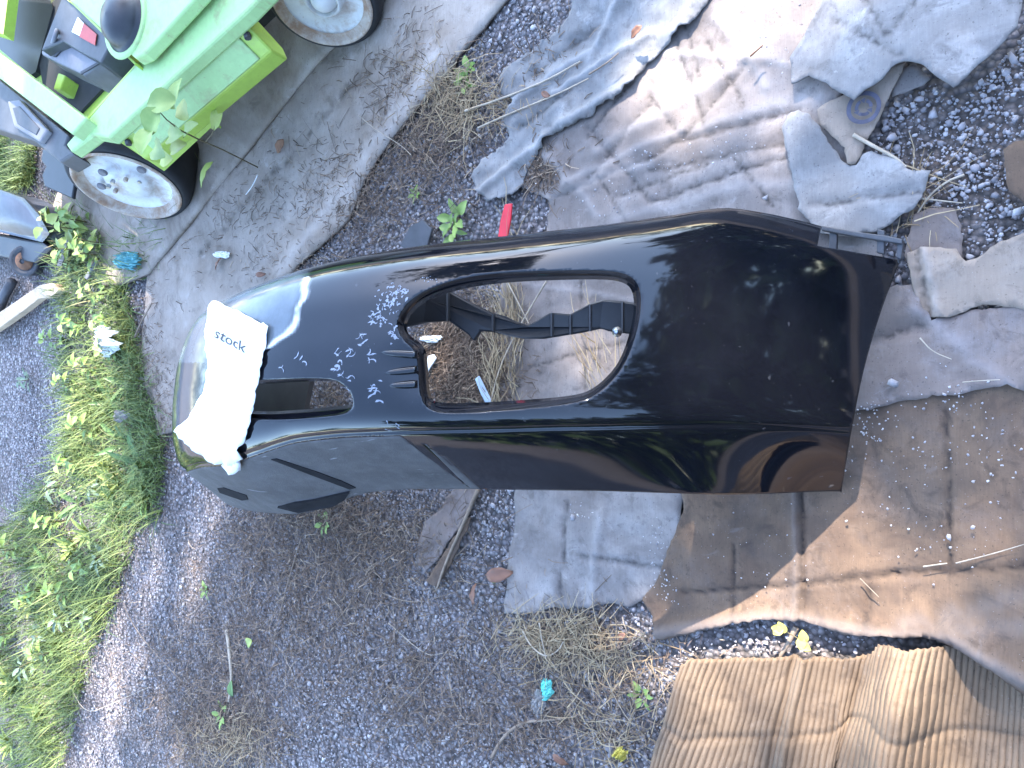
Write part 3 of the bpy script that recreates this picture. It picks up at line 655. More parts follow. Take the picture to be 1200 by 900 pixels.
keep = np.ones(len(G), bool)
for i in range(0, len(G), 2000):
    keep[i:i + 2000] = ((G[i:i + 2000, None, 0] - bd[None, :, 0]) ** 2 + (G[i:i + 2000, None, 1] - bd[None, :, 1]) ** 2).min(1) > .0019 ** 2
G = G[keep]
edges += [(n0 + i, n0 + i + 1) for i in range(len(ln) - 1)]
r = geometry.delaunay_2d_cdt([Vector(p) for p in np.vstack([bd, G])], edges, [], 0, 1e-7)
V2 = np.array([list(v) for v in r[0]]); F2 = np.array(r[2]); ce = V2[F2].mean(1)
ok = inside(ce, outline)
for h in holes: ok &= ~inside(ce, h)
F2 = F2[ok]; ce = ce[ok]
Zb = Hs(V2[:, 0], V2[:, 1]); VB = np.column_stack([V2, Zb])
val = is_val(ce[:, 0], ce[:, 1], vco(ce[:, 0], ce[:, 1]))
def normal_at(X, Y, e=.003):
    n = np.array([-(Hs(X + e, Y) - Hs(X - e, Y)) / (2 * e), -(Hs(X, Y + e) - Hs(X, Y - e)) / (2 * e), 1.0]); return n / np.linalg.norm(n)
def submesh(F, V):
    u = np.unique(F); mp = np.full(len(V), -1); mp[u] = np.arange(len(u)); return V[u], mp[F], u
bumper = empty('car_bumper', (0, YC, 0), 'glossy black car bumper cover on its back, empty lamp opening, chipped paint', 'car bumper')
Vs, Fs, us = submesh(F2[~val], VB)
# returns around the openings and along the top edge, one continuous skin
Vx = [tuple(v) for v in Vs]; Fx = [tuple(f) for f in Fs]
def flange(loop, depth, inset, closed=True, share=True):
    n = len(loop); c = loop.mean(0); rows = []
    for k, (dp, ins) in enumerate(((0, 0), (.07, .0), (.3, .05), (.6, .4), (1, 1))):
        row = []
        for i, p in enumerate(loop):
            if k == 0 and share:
                row.append(int(((Vs[:, 0] - p[0]) ** 2 + (Vs[:, 1] - p[1]) ** 2).argmin())); continue
            t_ = loop[(i + 1) % n] - loop[i - 1]; nr = np.array([t_[1], -t_[0]]); nr /= np.linalg.norm(nr) + 1e-9
            if nr @ (c - p) < 0: nr = -nr
            N = normal_at(*p); q = np.array([p[0], p[1], Hs(p[0], p[1])]) - N * depth * dp + np.array([nr[0], nr[1], 0]) * inset * ins
            if k == 0: q = q - N * .0004
            row.append(len(Vx)); Vx.append(tuple(q))
        rows.append(row)
    # faces wind like the skin
    a0 = loop - loop.mean(0); ccw = (a0[:, 0] * np.roll(a0[:, 1], -1) - np.roll(a0[:, 0], -1) * a0[:, 1]).sum() > 0
    for a, b in zip(rows[:-1], rows[1:]):
        for i in range(n if closed else n - 1):
            f = (a[i], a[(i + 1) % n], b[(i + 1) % n], b[i]); Fx.append(f if ccw else f[::-1])
for h in holes: flange(h, .026, .006)
flange(T2[::2], .03, -.004, False, False)
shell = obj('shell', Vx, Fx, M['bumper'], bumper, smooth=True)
shell.data.materials.append(M['inner'])
mod_solid(shell, .0035, -1, 1, 0)
sp = proj(np.array(Vx)); front = np.array(Vx)[:, 1] < 1.9
# worn clear coat plus painted sky sheen and sunlit nose highlight, bright ragged border
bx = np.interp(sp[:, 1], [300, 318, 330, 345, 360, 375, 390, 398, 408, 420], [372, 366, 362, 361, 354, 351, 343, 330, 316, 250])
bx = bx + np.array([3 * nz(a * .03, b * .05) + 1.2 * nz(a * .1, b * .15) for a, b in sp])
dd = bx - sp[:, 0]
wear_sheen = np.maximum(np.clip(dd / 14, 0, 1) * (sp[:, 1] < 425), np.clip((262 - sp[:, 0]) / 10, 0, 1) * (sp[:, 1] < 500) * .45) * front * (np.array(Vx)[:, 2] > .3)
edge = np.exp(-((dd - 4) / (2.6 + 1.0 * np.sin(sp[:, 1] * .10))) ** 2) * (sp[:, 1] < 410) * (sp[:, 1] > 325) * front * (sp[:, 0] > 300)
point_attr(shell, 'wear_sheen', wear_sheen * .33); point_attr(shell, 'edge', edge)
Vv, Fv, uv = submesh(F2[val], VB)
vo = obj('lower_valance', Vv, Fv, M['valance'], bumper, smooth=True); mod_solid(vo, .004, -1)
def on_skin(poly, lift, off=0): return [hit(*p) + normal_at(*hit(*p)[:2]) * lift for p in poly]
def strip_on_skin(name, poly, mat, parent, lift=.0016, depth=.004, step=6, smooth=False):
    P = resample([np.array(p, float) for p in poly], step); top = on_skin(P, lift); bot = on_skin(P, lift - depth)
    return MB().prism(top, bot).build(name, mat, parent, smooth)
strip_on_skin('slot', [(255, 572), (262, 571), (289, 580), (291, 585), (284, 586), (258, 577)], M['void'], vo)
strip_on_skin('slot', [(318, 538), (324, 537), (370, 552), (400, 563), (417, 571), (410, 573), (362, 555)], M['void'], vo)
strip_on_skin('recess', [(326, 593), (345, 588), (366, 585), (410, 575), (404, 584), (390, 592), (350, 599)], M['void'], vo, .0045, .006, 9)
MB().prism_px([(285, 436), (366, 434), (362, 452), (352, 500), (285, 502)], .40, .012).build('grille_panel', M['grille'], bumper)
# bracket seen through the opening
def zb(px): return float(np.interp(px, [465, 500, 600, 700, 752], [.47, .46, .40, .31, .27]))
bk = [(477, 366), (500, 350), (521, 334), (526, 341), (550, 354), (576, 367), (590, 370), (604, 377), (618, 381), (630, 374), (644, 366), (667, 368), (680, 361), (689, 356), (706, 351), (730, 353), (756, 356), (756, 386), (740, 392), (712, 388), (703, 385), (680, 390), (661, 393), (636, 397), (613, 397), (594, 394), (576, 389), (562, 388), (554, 400), (549, 393), (525, 376), (497, 378), (462, 386)]
mb = MB(); mb.prism_px(bk, [zb(p[0]) - .045 for p in bk], .010); br = mb.build('lamp_bracket', M['black_plastic'], bumper); mod_bevel(br, .003)
for (x, y0, y1) in ((523, 338, 376), (576, 368, 388), (645, 367, 394), (667, 369, 392), (690, 357, 388), (728, 354, 390)):
    MB().prism_px([(x, y0), (x + 2, y0), (x + 2, y1), (x, y1)], zb(x) - .040, .006).build('bracket_rib', M['dark_plastic'], br)
c_ = at(723, 389, .275); mb = MB(); mb.lathe(c_, (0, -.3, 1), [(.0, .008), (.005, .008), (.006, .006), (.006, .002), (.009, .001), (.009, -.004), (0, -.004)], 14); mb.build('bolt', M['steel'], br, True)
for (x, y) in ((738, 404), (712, 440)): MB().prism_px([(x, y), (x + 10, y - 6), (x + 14, y - 2), (x + 4, y + 5)], zb(x) - .02, .01).build('clip_tab', M['black_plastic'], bumper)
# two glossy pressed ribs left of the opening
for (x0, y0, x1, y1) in ((447, 413, 489, 416), (452, 437, 489, 433), (456, 452, 489, 450)):
    L = resample([(x0, y0), (x1, y1)], 5, False); P = [hit(*p) - normal_at(*hit(*p)[:2]) * .002 for p in L]
    MB().tube(P, [.0015 + .0055 * math.sin(PI * min(1, (i + .6) / len(P)) ** .8 * .62) for i in range(len(P))], 10).build('rib', M['bumper'], bumper, True)
# bracket of the wheel arch end
zz = .06; mb = MB()
mb.prism_px([(962, 264), (1000, 271), (1040, 276), (1058, 280), (1057, 286), (1000, 277), (962, 270)], .075, .014)
for x in (972, 1028): mb.prism_px([(x, 268), (x + 9, 270), (x + 8, 298), (x - 1, 296)], .068, .012)
mb.prism_px([(1052, 280), (1059, 281), (1056, 304), (1050, 302)], .068, .012)
mb.prism_px([(955, 288), (1000, 295), (1054, 304), (1054, 309), (1000, 300), (955, 293)], .052, .012)
mod_bevel(mb.build('end_bracket', M['dark_plastic'], bumper), .002)
# paint flakes round the opening
mb = MB()
flk = [(455, 352, 14, 14, 46), (470, 340, 12, 8, 26), (500, 327, 12, 4, 16), (446, 372, 10, 14, 22), (462, 392, 8, 10, 16), (424, 397, 6, 10, 6), (405, 415, 12, 14, 9), (392, 432, 10, 12, 8), (432, 420, 6, 14, 4), (440, 460, 8, 10, 8), (410, 442, 8, 12, 5), (437, 375, 10, 10, 6), (350, 420, 10, 5, 3), (330, 430, 6, 6, 2), (470, 500, 40, 6, 5)]
for cx, cy, rx, ry, k in flk:
    big = cx < 460 and k < 12
    for i in range(k):
        x, y = cx + random.gauss(0, .5) * rx, cy + random.gauss(0, .5) * ry
        if any(inside([(x, y)], HOLE1)): continue
        p = hit(x, y); N = normal_at(*p[:2]); a = random.uniform(0, PI) if not big else random.gauss(.25, .5)
        L = random.uniform(.0015, .004) if not big else random.uniform(.003, .009); w = random.uniform(.0005, .0014)
        if cx > 480: L *= .4; w *= .5
        t1 = np.array([math.sin(a), -math.cos(a), 0]); t2 = np.array([t1[1], -t1[0], 0]); q = p - t1 * L; rows = []
        turn = random.uniform(-1.2, 1.2)
        for j in range(6):
            wj = w * random.uniform(.3, 1.6) * (.4 if j in (0, 5) else 1); rows += [q + t2 * wj, q - t2 * wj]
            q = q + t1 * L * .4; c__, s__ = math.cos(turn * .5), math.sin(turn * .5); turn += random.uniform(-.8, .8)
            t1 = np.array([t1[0] * c__ - t1[1] * s__, t1[0] * s__ + t1[1] * c__, 0]); t2 = np.array([t1[1], -t1[0], 0])
        mb.add([np.array([c[0], c[1], Hs(c[0], c[1]) + .0007]) for c in rows], [(2 * j, 2 * j + 1, 2 * j + 3, 2 * j + 2) for j in range(5)])
tag(mb.build('paint_flake', M['chip'], bumper), kind='stuff')

# ------------------------------------------------------------------ white sheet with a word on it, draped over the bumper
SH = [(248, 357), (256, 356), (290, 370), (318, 383), (316, 396), (312, 412), (306, 445), (300, 478), (296, 500), (290, 516), (283, 522), (287, 532), (285, 545), (272, 548), (264, 540), (250, 535), (228, 522), (208, 504), (213, 499), (222, 492), (232, 478), (241, 462), (246, 430), (244, 395)]
def sheet_pt(x, y):
    p = hit(x, y)
    if p[1] > 1.70 or p[2] < .2:
        d = ray(x, y); t = 1.60 / d[1]; p = np.array([0, 0, CAM_H]) + d * t; N = -d / np.linalg.norm(d)
    else: N = normal_at(*p[:2])
    w = .005 + .0045 * fbm(x * .05, y * .05, 2) + .0035 * abs(nz(x * .09, y * .06, 5)) + .006 * max(0, (y - 490) / 50) * (1 + nz(x * .15, y * .1))
    return p + N * max(.0025, w)
B = resample(SH, 3.5); B = np.array([b + np.array([2.4 * nz(b[0] * .10, b[1] * .10, 4) + 1.2 * nz(b[0] * .3, b[1] * .3, 2), 2.4 * nz(b[1] * .10, b[0] * .10, 9) + 1.2 * nz(b[1] * .3, b[0] * .3, 6)]) for b in B])
gx, gy = np.meshgrid(np.arange(200, 325, 3.5), np.arange(350, 552, 3.5)); G = np.stack([gx.ravel(), gy.ravel()], 1); G = G[inside(G, B)]
G = G[((G[:, None] - B[None]) ** 2).sum(2).min(1) > 3]
r = geometry.delaunay_2d_cdt([Vector(p) for p in np.vstack([B, G])], [(i, (i + 1) % len(B)) for i in range(len(B))], [], 0, 1e-6)
V2 = np.array([list(v) for v in r[0]]); F = np.array(r[2]); F = F[inside(V2[F].mean(1), B)]
ws = obj('plastic_sheet', np.array([sheet_pt(*p) for p in V2]), F, M['white_sheet'], smooth=True); mod_solid(ws, .0012, 0)
tag(ws, 'white plastic sheet marked stock draped over the middle of the black bumper', 'plastic sheet')
fc = bpy.data.curves.new('lettering', 'FONT'); fc.body = 'stock'; fc.size = 1; fc.offset = .014; fc.resolution_u = 3
fo = bpy.data.objects.new('lettering_source', fc); C.objects.link(fo); dg = bpy.context.evaluated_depsgraph_get(); me = bpy.data.meshes.new_from_object(fo.evaluated_get(dg))
tv = np.array([v.co[:2] for v in me.vertices]); tf = [tuple(p.vertices) for p in me.polygons]; bpy.data.objects.remove(fo)
tv[:, 0] -= tv[:, 0].min(); wid = tv[:, 0].max(); a = rad(27); sc_ = 42 / wid
px_ = 257 + sc_ * (tv[:, 0] * math.cos(a) + tv[:, 1] * math.sin(a) * .35); py_ = 396 + sc_ * (tv[:, 0] * math.sin(a) - tv[:, 1] * math.cos(a) * .95)
LV = []
for x, y in zip(px_, py_):
    p = sheet_pt(x, y); N = normal_at(*p[:2]); LV.append(p + N * .0050)
obj('lettering', LV, tf, M['ink'], ws)

# ------------------------------------------------------------------ the green machine
W1, W2 = at(150, 216, .185), at(382, 10, .185)
LD = W2 - W1; LD[2] = 0; LD /= np.linalg.norm(LD)                       # along the machine, towards the camera
OUT = np.array([LD[1], -LD[0], 0.0]);
if OUT[0] > 0: OUT = -OUT                                             # out of the near side
PD = np.array([-.36, 0, -.93]); OUTW = np.array([-.905, -.17, .36]); OUTW /= np.linalg.norm(OUTW)
mach = empty('green_machine', (*(W1[:2] + W2[:2]) / 2 - OUT[:2] * .3, .02), 'mint green electric work platform base with white wheels at the top left', 'machine')
def wheel(c, cup, ax, k=1.0):
    sc = lambda P: [(a * k, b * k) for a, b in P]
    t_ = MB().lathe(c, ax, sc([(.150, .004), (.158, .010), (.172, .008), (.182, -.006), (.186, -.03), (.186, -.15), (.180, -.17), (.15, -.18)]), 48).build('wheel', M['rubber'], mach, True)
    if cup: pr = [(.160, .012), (.152, .016), (.146, .006), (.140, -.008), (.105, -.016), (.07, -.020), (.062, -.006), (.056, .004), (.048, .004), (.046, -.02), (.038, -.03)]
    else: pr = [(.160, .012), (.152, .016), (.146, .008), (.140, -.004), (.112, -.012), (.078, -.014), (.072, -.004), (.064, .004), (.03, .006), (.0, .008)]
    rm = MB().lathe(c, ax, sc(pr), 48).build('rim', M['white_paint'], t_, True)
    MB().lathe(c, ax, sc([(.1605, .0125), (.157, .0165), (.1515, .0165), (.1455, .0075), (.1395, -.0030), (.128, -.0070)]), 48).build('rim_edge', M['rim_rust'], t_, True)
    if cup: MB().lathe(c, ax, sc([(.044, -.012), (.036, .004), (.024, .014), (.012, .018), (0, .019)]), 24).build('hub_cap', M['white_label'], t_, True)
    a_ = np.cross(ax, [0, 0, 1.]); a_ /= np.linalg.norm(a_); b_ = np.array([0, 0, 1.])
    if not cup:
        for k in range(5):
            q_ = 2 * PI * k / 5 + .5; p = np.array(c) + ax * -.012 + .092 * (math.cos(q_) * a_ + math.sin(q_) * b_)
            MB().lathe(p, ax, [(0, .0035), (.011, .0035), (.014, .0), (.014, -.004)], 14).build('hole', M['grey_plastic'], t_)
        for k in range(8):
            q_ = 2 * PI * k / 8 + .2; p = np.array(c) + ax * .004 + .052 * (math.cos(q_) * a_ + math.sin(q_) * b_)
            MB().lathe(p, ax, [(0, .010), (.006, .010), (.007, .006), (.007, -.002)], 6).build('bolt', M['steel'] if k % 3 else M['rim_rust'], t_)
wheel(W1, False, OUTW); wheel(at(378, 3, .155), True, OUTW, .79)
mb = MB(); mb.prism_px([(77, 169), (83, 178), (109, 158), (127, 161), (290, 12), (330, -30), (250, -50), (215, 11), (158, 75), (101, 141)], .42, .035, PD)
mod_bevel(mb.build('chassis_rail', M['green_rust'], mach), .006)
# side panel with a sloped upper face
A, Bp = at(136, 160, .40), at(284, 24, .40)
dirp = Bp - A; dirp /= np.linalg.norm(dirp); outp = np.array([dirp[1], -dirp[0], 0]); outp = outp if outp @ OUT > 0 else -outp
def prof(P, top_in=0): return [P + np.array([0, 0, 0]), P + outp * .050 + np.array([0, 0, -.07]), P + outp * .030 + np.array([0, 0, -.07]) + PD * .055, P - outp * .03 + PD * .13, P - outp * .06]
mb = MB(); mb.prism(prof(A), prof(Bp)); mod_bevel(mb.build('side_panel', M['green'], mach), .006)
L_ = np.linalg.norm(Bp - A)
def pan(u0, u1, w0, w1, lift):
    nrm = np.cross(dirp, outp * .05 + np.array([0, 0, -.07])); nrm /= np.linalg.norm(nrm); nrm = nrm if nrm[2] > 0 else -nrm
    s_ = outp * .050 + np.array([0, 0, -.07]); return [A + dirp * L_ * u + s_ * w + nrm * lift for u, w in ((u0, w0), (u1, w0), (u1, w1), (u0, w1))]
mb = MB(); mb.prism(pan(.10, .93, .12, .95, .004), pan(.10, .93, .12, .95, -.004)); mod_bevel(mb.build('inset_panel', M['green_rust'], mach), .003)
for u in (.03, .97): MB().lathe(pan(u, u, .3, .3, .0)[0], outp, [(0, .012), (.008, .012), (.009, 0)], 8).build('bolt', M['dark_plastic'], mach)
# deck with the round black dome
mb = MB(); mb.prism_px([(60, -30), (82, 0), (120, 35), (158, 68), (170, 62), (205, 24), (245, -20), (250, -60)], .46, .03, PD); mod_bevel(mb.build('deck', M['green_rust'], mach), .005)
c_ = at(147, 24, .46); MB().lathe(c_, (0, 0, 1), [(.0, .05), (.03, .047), (.055, .034), (.068, .014), (.072, .004), (.080, .003), (.082, 0)], 36).build('dome', M['black_plastic'], mach, True)
MB().lathe(c_, (0, 0, 1), [(.078, .004), (.086, .006), (.092, .004), (.094, 0)], 36).build('dome_ring', M['green_rust'], mach, True)
# well with the battery
mb = MB(); mb.prism_px([(-40, -60), (70, -40), (160, 70), (150, 96), (100, 150), (-40, 60)], .33, .02, PD); mb.build('well_floor', M['green'], mach)
mb = MB()
for a, b, z1, z0 in (((101, 139), (158, 76), .42, .18), ((158, 76), (80, 0), .44, .18), ((40, -40), (82, 0), .44, .18)):
    P, Q = at(*a, z1), at(*b, z1); dn_ = PD * (z1 - z0); w_ = np.cross(Q - P, [0, 0, 1.]); w_ = w_ / np.linalg.norm(w_) * .006
    mb.prism([P, Q, Q + dn_, P + dn_], [P + w_, Q + w_, Q + dn_ + w_, P + dn_ + w_])
mb.build('well_wall', M['green'], mach)
mb = MB(); mb.prism_px([(68, 85), (76, 88), (70, 105), (62, 104)], .38, .05, PD); mod_bevel(mb.build('bracket', M['green'], mach), .004)
mb = MB(); mb.prism_px([(-40, 34), (0, 62), (101, 138), (84, 157), (0, 92), (-40, 62)], .45, .05, PD); mod_bevel(mb.build('cross_bar', M['green_rust'], mach), .005)
mb = MB(); mb.prism_px([(-60, -60), (40, -60), (62, 10), (48, 60), (42, 84), (36, 88), (0, 58), (-60, 15)], .345, .02, PD); mb.build('cover', M['black_plastic'], mach)
mb = MB(); mb.prism_px([(-60, -60), (16, -60), (4, 40), (-60, 20)], .46, .03, PD); mb.build('corner_panel', M['green'], mach)
bat = MB().prism_px([(48, 59), (60, 28), (74, -8), (98, -8), (130, 50), (118, 73), (96, 62), (73, 48)], .43, .10, PD).build('battery', M['dark_plastic'], mach); mod_bevel(bat, .004)
cs_ = MB().prism_px([(48, 60), (60, 52), (74, 47), (96, 60), (119, 72), (98, 88), (72, 76), (49, 64)], .405, .15, PD).build('battery_lid', M['grey_plastic'], mach); mod_bevel(cs_, .004)
MB().prism_px([(98, 27), (113, 40), (111, 53), (93, 43)], .434, .002, PD).build('red_label', M['red_label'], bat)
MB().prism_px([(91, 20), (98, 27), (93, 42), (84, 37)], .434, .002, PD).build('white_label', M['white_label'], bat)
MB().prism_px([(62, 66), (76, 50), (78, 52), (65, 66)], .409, .003, PD).build('seam', M['ink'], cs_); MB().prism_px([(94, 84), (117, 71), (118, 73), (95, 87)], .407, .003, PD).build('seam', M['ink'], cs_)
MB().tube([at(60, 56, .41), at(64, 44, .44), at(66, 38, .44), at(68, 32, .41)], .006, 8).build('handle', M['grey_plastic'], bat, True)
# far end: black bumper plastic and plate
mb = MB(); mb.prism_px([(-40, 62), (0, 94), (80, 158), (76, 170), (86, 180), (70, 190), (40, 165), (-40, 140)], .36, .06, PD); mod_bevel(mb.build('end_plate', M['dark_plastic'], mach), .006)
mb = MB(); mb.prism_px([(8, 118), (22, 116), (56, 152), (46, 166), (16, 148)], .375, .02, PD); mod_bevel(mb.build('step_cup', M['grey_plastic'], mach), .006)
mb = MB(); mb.prism_px([(14, 126), (22, 124), (46, 150), (42, 158), (20, 145)], .378, .006, PD); mod_bevel(mb.build('cup_recess', M['dark_plastic'], mach), .004)
mb = MB(); mb.prism_px([(50, 174), (90, 190), (86, 220), (84, 232), (52, 218), (49, 205), (54, 195), (48, 188)], .12, .015, PD); mod_bevel(mb.build('mud_flap', M['black_plastic'], mach), .004)
mb = MB(); cA, cB = W1 - OUT * .16, W2 - OUT * .16
inn = -OUT * .40
ax_ = [cA + LD * -.1, cB + LD * .2, cB + LD * .2 + inn, cA + LD * -.1 + inn]
mb.prism([p * [1, 1, 0] + [0, 0, .34] for p in ax_], [p * [1, 1, 0] + [0, 0, .12] for p in ax_]); mb.build('chassis_box', M['rubber'], mach)

# ------------------------------------------------------------------ car lamp and clutter at the far left
lamp = empty('car_part', at(25, 290, 0), 'curved black plastic car lamp housing with a round motor lying in the weeds', 'car part')
LP_ = [(-30, 228), (0, 222), (28, 232), (46, 252), (58, 274), (50, 284), (0, 272), (-30, 268)]
mb = MB(); top = [at(p[0], p[1], z) for p, z in zip(LP_, (.16, .17, .16, .13, .10, .07, .10, .10))]; cc = np.mean(top, 0) + np.array([0, 0, .045])
n_ = len(top); mb.add(list(top) + [cc] + [t - [0, 0, .1] for t in top], [(i, (i + 1) % n_, n_) for i in range(n_)] + [(i, (i + 1) % n_, (i + 1) % n_ + n_ + 1, i + n_ + 1) for i in range(n_)])
lo = mb.build('housing', M['lens'], lamp, True); lo.modifiers.new('s', 'SUBSURF').levels = 2; lo.modifiers['s'].render_levels = 2
mb = MB(); mb.prism_px([(-30, 270), (0, 274), (50, 284), (58, 290), (40, 308), (-5, 300), (-30, 300)], .07, .05); mod_bevel(mb.build('lower_shell', M['black_plastic'], lamp), .01)
c_ = at(30, 306, .05); MB().lathe(c_, (-.2, -.55, .8), [(0, .02), (.012, .022), (.014, .012), (.04, .008), (.044, .014), (.056, .016), (.06, .008), (.06, -.04)], 28).build('motor', M['dark_plastic'], lamp, True)
MB().lathe(c_, (-.2, -.55, .8), [(.010, .024), (.026, .017), (.034, .013), (.036, .009)], 20).build('rusty_ring', M['brown_rust'], lamp, True)
MB().tube([at(14, 330, .03), at(6, 345, .02), at(-5, 372, .015)], .02, 8).build('pipe', M['dark_plastic'], lamp, True)
def plank(name, label, poly, z, d, mat, cat):
    return tag(mod_bevel(MB().prism_px(poly, z, d).build(name, mat), .003), label, cat)
plank('wood_piece', 'split pale lumber offcut on the gravel at the left border below the black lamp housing', [(-20, 385), (-10, 372), (20, 352), (46, 334), (62, 331), (68, 340), (60, 348), (45, 350), (30, 362), (8, 378), (-16, 394)], .05, .03, M['lumber'], 'wood')
plank('plastic_strip', 'black plastic strip in the weeds beneath the white wheel', [(70, 298), (77, 275), (83, 276), (76, 300), (72, 312), (66, 312)], .06, .02, M['dark_plastic'], 'plastic strip')
plank('plastic_strip', 'grey blue plastic offcut beside the teal cloth', [(98, 325), (110, 306), (115, 305), (104, 324), (101, 328)], .05, .01, M['grey_plastic'], 'plastic strip')
def leafmesh(L, w, curl=.25, nl=6, wav=0):
    V = []; F = []
    for i in range(nl + 1):
        f = i / nl; ww = w * (math.sin(PI * min(1, f * .92 + .06)) ** .75); x = L * f; z = -curl * L * f * f
        for s_ in (-1, -.5, 0, .5, 1): V.append((x, ww * s_, z + abs(s_) * ww * .35 + wav * math.sin(f * 14 + s_ * 2) * abs(s_)))
    for i in range(nl):
        for k in range(4): F.append((i * 5 + k, i * 5 + k + 1, (i + 1) * 5 + k + 1, (i + 1) * 5 + k))
    return np.array(V), F
def place(V, yaw, el, roll=0, off=(0, 0, 0)):
    Rm = Matrix.Rotation(yaw, 3, 'Z') @ Matrix.Rotation(-el, 3, 'Y') @ Matrix.Rotation(roll, 3, 'X')
    return V @ np.array(Rm).T + np.array(off)
def crumple(name, label, cat, cx, cy, rx, ry, z, mat, amp=.02, n=16, poly=None, th=.0015):
    """a crumpled soft thing: folded grid with raised ridges"""
    if name == 'leaf_litter':
        P = at(cx, cy, z); L = 2.0 * max(rx, ry) * float((P - [0, 0, CAM_H]) @ D) / FOCAL
        V, F = leafmesh(L, L * .27, .35, 8, L * .04); V = place(V, random.uniform(0, 6.3), random.uniform(-.15, .25), random.uniform(-.5, .5)); V -= V.mean(0); V[:, 2] -= V[:, 2].min(); V += P
        o = obj('dead_leaf', V, F, mat, smooth=True); mod_solid(o, .0006); return tag(o, label, cat)
    V = []; F = []; sd = random.uniform(0, 99)
    for j in range(n + 1):
        for i in range(n + 1):
            u, v = 2 * i / n - 1, 2 * j / n - 1; s_ = 1 / max(1e-6, max(abs(u), abs(v)) / math.hypot(u, v)) if (u or v) else 1
            k = max(abs(u), abs(v)); ang = math.atan2(v, u); rr_ = k * (1 + .35 * nz(math.cos(ang) * 1.6 + sd, math.sin(ang) * 1.6))
            x, y = cx + rx * rr_ * math.cos(ang), cy + ry * rr_ * math.sin(ang); p = at(x, y, z)
            h = amp * (.6 * (1 - k) + 1.1 * abs(nz(u * 2.3 + sd, v * 2.3)) + .6 * abs(nz(u * 6, v * 6 + sd))); V.append((p[0], p[1], z + h))
    F = [(j * (n + 1) + i, j * (n + 1) + i + 1, (j + 1) * (n + 1) + i + 1, (j + 1) * (n + 1) + i) for j in range(n) for i in range(n)]
    o = obj(name, V, F, mat); mod_solid(o, th, -1); return tag(o, label, cat)
crumple('cloth', 'crumpled teal cloth at the end of the board by the white wheel', 'cloth', 156, 306, 15, 11, .03, M['teal'], .04)
crumple('plastic_bag', 'crumpled white plastic bag in the grass left of the bumper', 'bag', 131, 400, 13, 18, .05, M['white_scrap'], .05)
crumple('paper_scrap', 'small grey paper scrap low in the grass left of the bumper', 'paper', 144, 487, 8, 7, .05, M['card_white'], .02)
crumple('paper_scrap', 'bright curled white paper bit on the plywood sheet above the bumper end', 'paper', 262, 299, 9, 4, .022, M['white_scrap'], .015)
crumple('leaf_litter', 'dried orange brown leaf curled on the plywood sheet beside the white paper bit', 'leaf', 258, 309, 8, 7, .022, M['leaf_brown'], .02)
crumple('leaf_litter', 'tan dried leaf on the plywood sheet between the two wheels', 'leaf', 332, 173, 11, 9, .022, M['brown_rust'], .02)
crumple('leaf_litter', 'dark red dried leaf on the plywood sheet nearest the bumper', 'leaf', 308, 322, 5, 6, .022, M['leaf_brown'], .015)
crumple('leaf_litter', 'brown crumpled leaf in a hollow at the top of the grey sheet', 'leaf', 748, 40, 10, 8, .04, M['leaf_brown'], .02)
crumple('cyan_scrap', 'bright cyan rubber scrap on the gravel at the bottom', 'scrap', 643, 806, 6, 13, .012, M['cyan'], .02)
crumple('paper_scrap', 'grey paper scrap touching the cyan scrap', 'paper', 632, 822, 8, 13, .012, M['card_white'], .012)
crumple('leaf_litter', 'rust coloured dead leaf lying left of the weathered grey cardboard', 'leaf', 588, 672, 9, 16, .014, M['leaf_brown'], .02)
crumple('leaf_litter', 'narrow orange dead leaf on the gravel below the torn scrap', 'leaf', 558, 695, 5, 11, .012, M['leaf_brown'], .012)
crumple('leaf_litter', 'orange dead leaf at the bottom border near the curved stick', 'leaf', 660, 888, 5, 10, .012, M['leaf_brown'], .012)
crumple('leaf_litter', 'small red brown leaf in dry grass below the grey cardboard', 'leaf', 730, 745, 6, 7, .014, M['leaf_brown'], .012)
crumple('paper_scrap', 'white torn label on the litter in the left end of the lamp opening', 'paper', 507, 397, 12, 4, .02, M['white_scrap'], .012)
crumple('leaf_litter', 'small rust leaf on the crumpled grey sheet', 'leaf', 640, 111, 5, 7, .05, M['leaf_brown'], .012)
crumple('flower_head', 'dandelion yellow flower head at the bottom border on the gravel', 'flower', 730, 881, 7, 7, .02, M['yellow'], .025)
plank('strap', 'red plastic strap standing up just above the bumper edge', [(583, 278), (586, 258), (591, 239), (600, 238), (598, 258), (594, 280)], .04, .006, M['red'], 'strap')
plank('plastic_piece', 'dark grey plastic triangle on the gravel above the bumper edge', [(468, 288), (480, 265), (495, 257), (506, 268), (500, 290), (480, 296)], .03, .008, M['dark_plastic'], 'plastic piece')
plank('plastic_shard', 'pale blue plastic shard at the bottom of the lamp opening', [(556, 444), (561, 440), (572, 462), (578, 474), (571, 477), (563, 462)], .03, .005, M['glass_blue'], 'plastic shard')
plank('plastic_shard', 'pale blue plastic shard at the left tip of the lamp opening', [(497, 437), (501, 417), (508, 415), (511, 420), (503, 432), (499, 440)], .03, .005, M['white_scrap'], 'plastic shard')
def one_leaf(name, label, px, py, z, L, w, yaw, mat, el=.1):
    V, F = leafmesh(L, w); P = at(px, py, z); V = place(V, yaw, el); V[:, 2] -= V[:, 2].min(); V += P; o = obj(name, V, F, mat, smooth=True); mod_solid(o, .0006); return tag(o, label, 'leaf')
one_leaf('fallen_leaf', 'yellow green fallen leaf on the gravel in the lower left', 297, 750, .02, .035, .015, rad(120), M['leaf_yellow'])
one_leaf('fallen_leaf', 'green fallen leaf at the foot of the broken stem in the lower left', 275, 815, .02, .045, .015, rad(20), M['leaf_dock'])
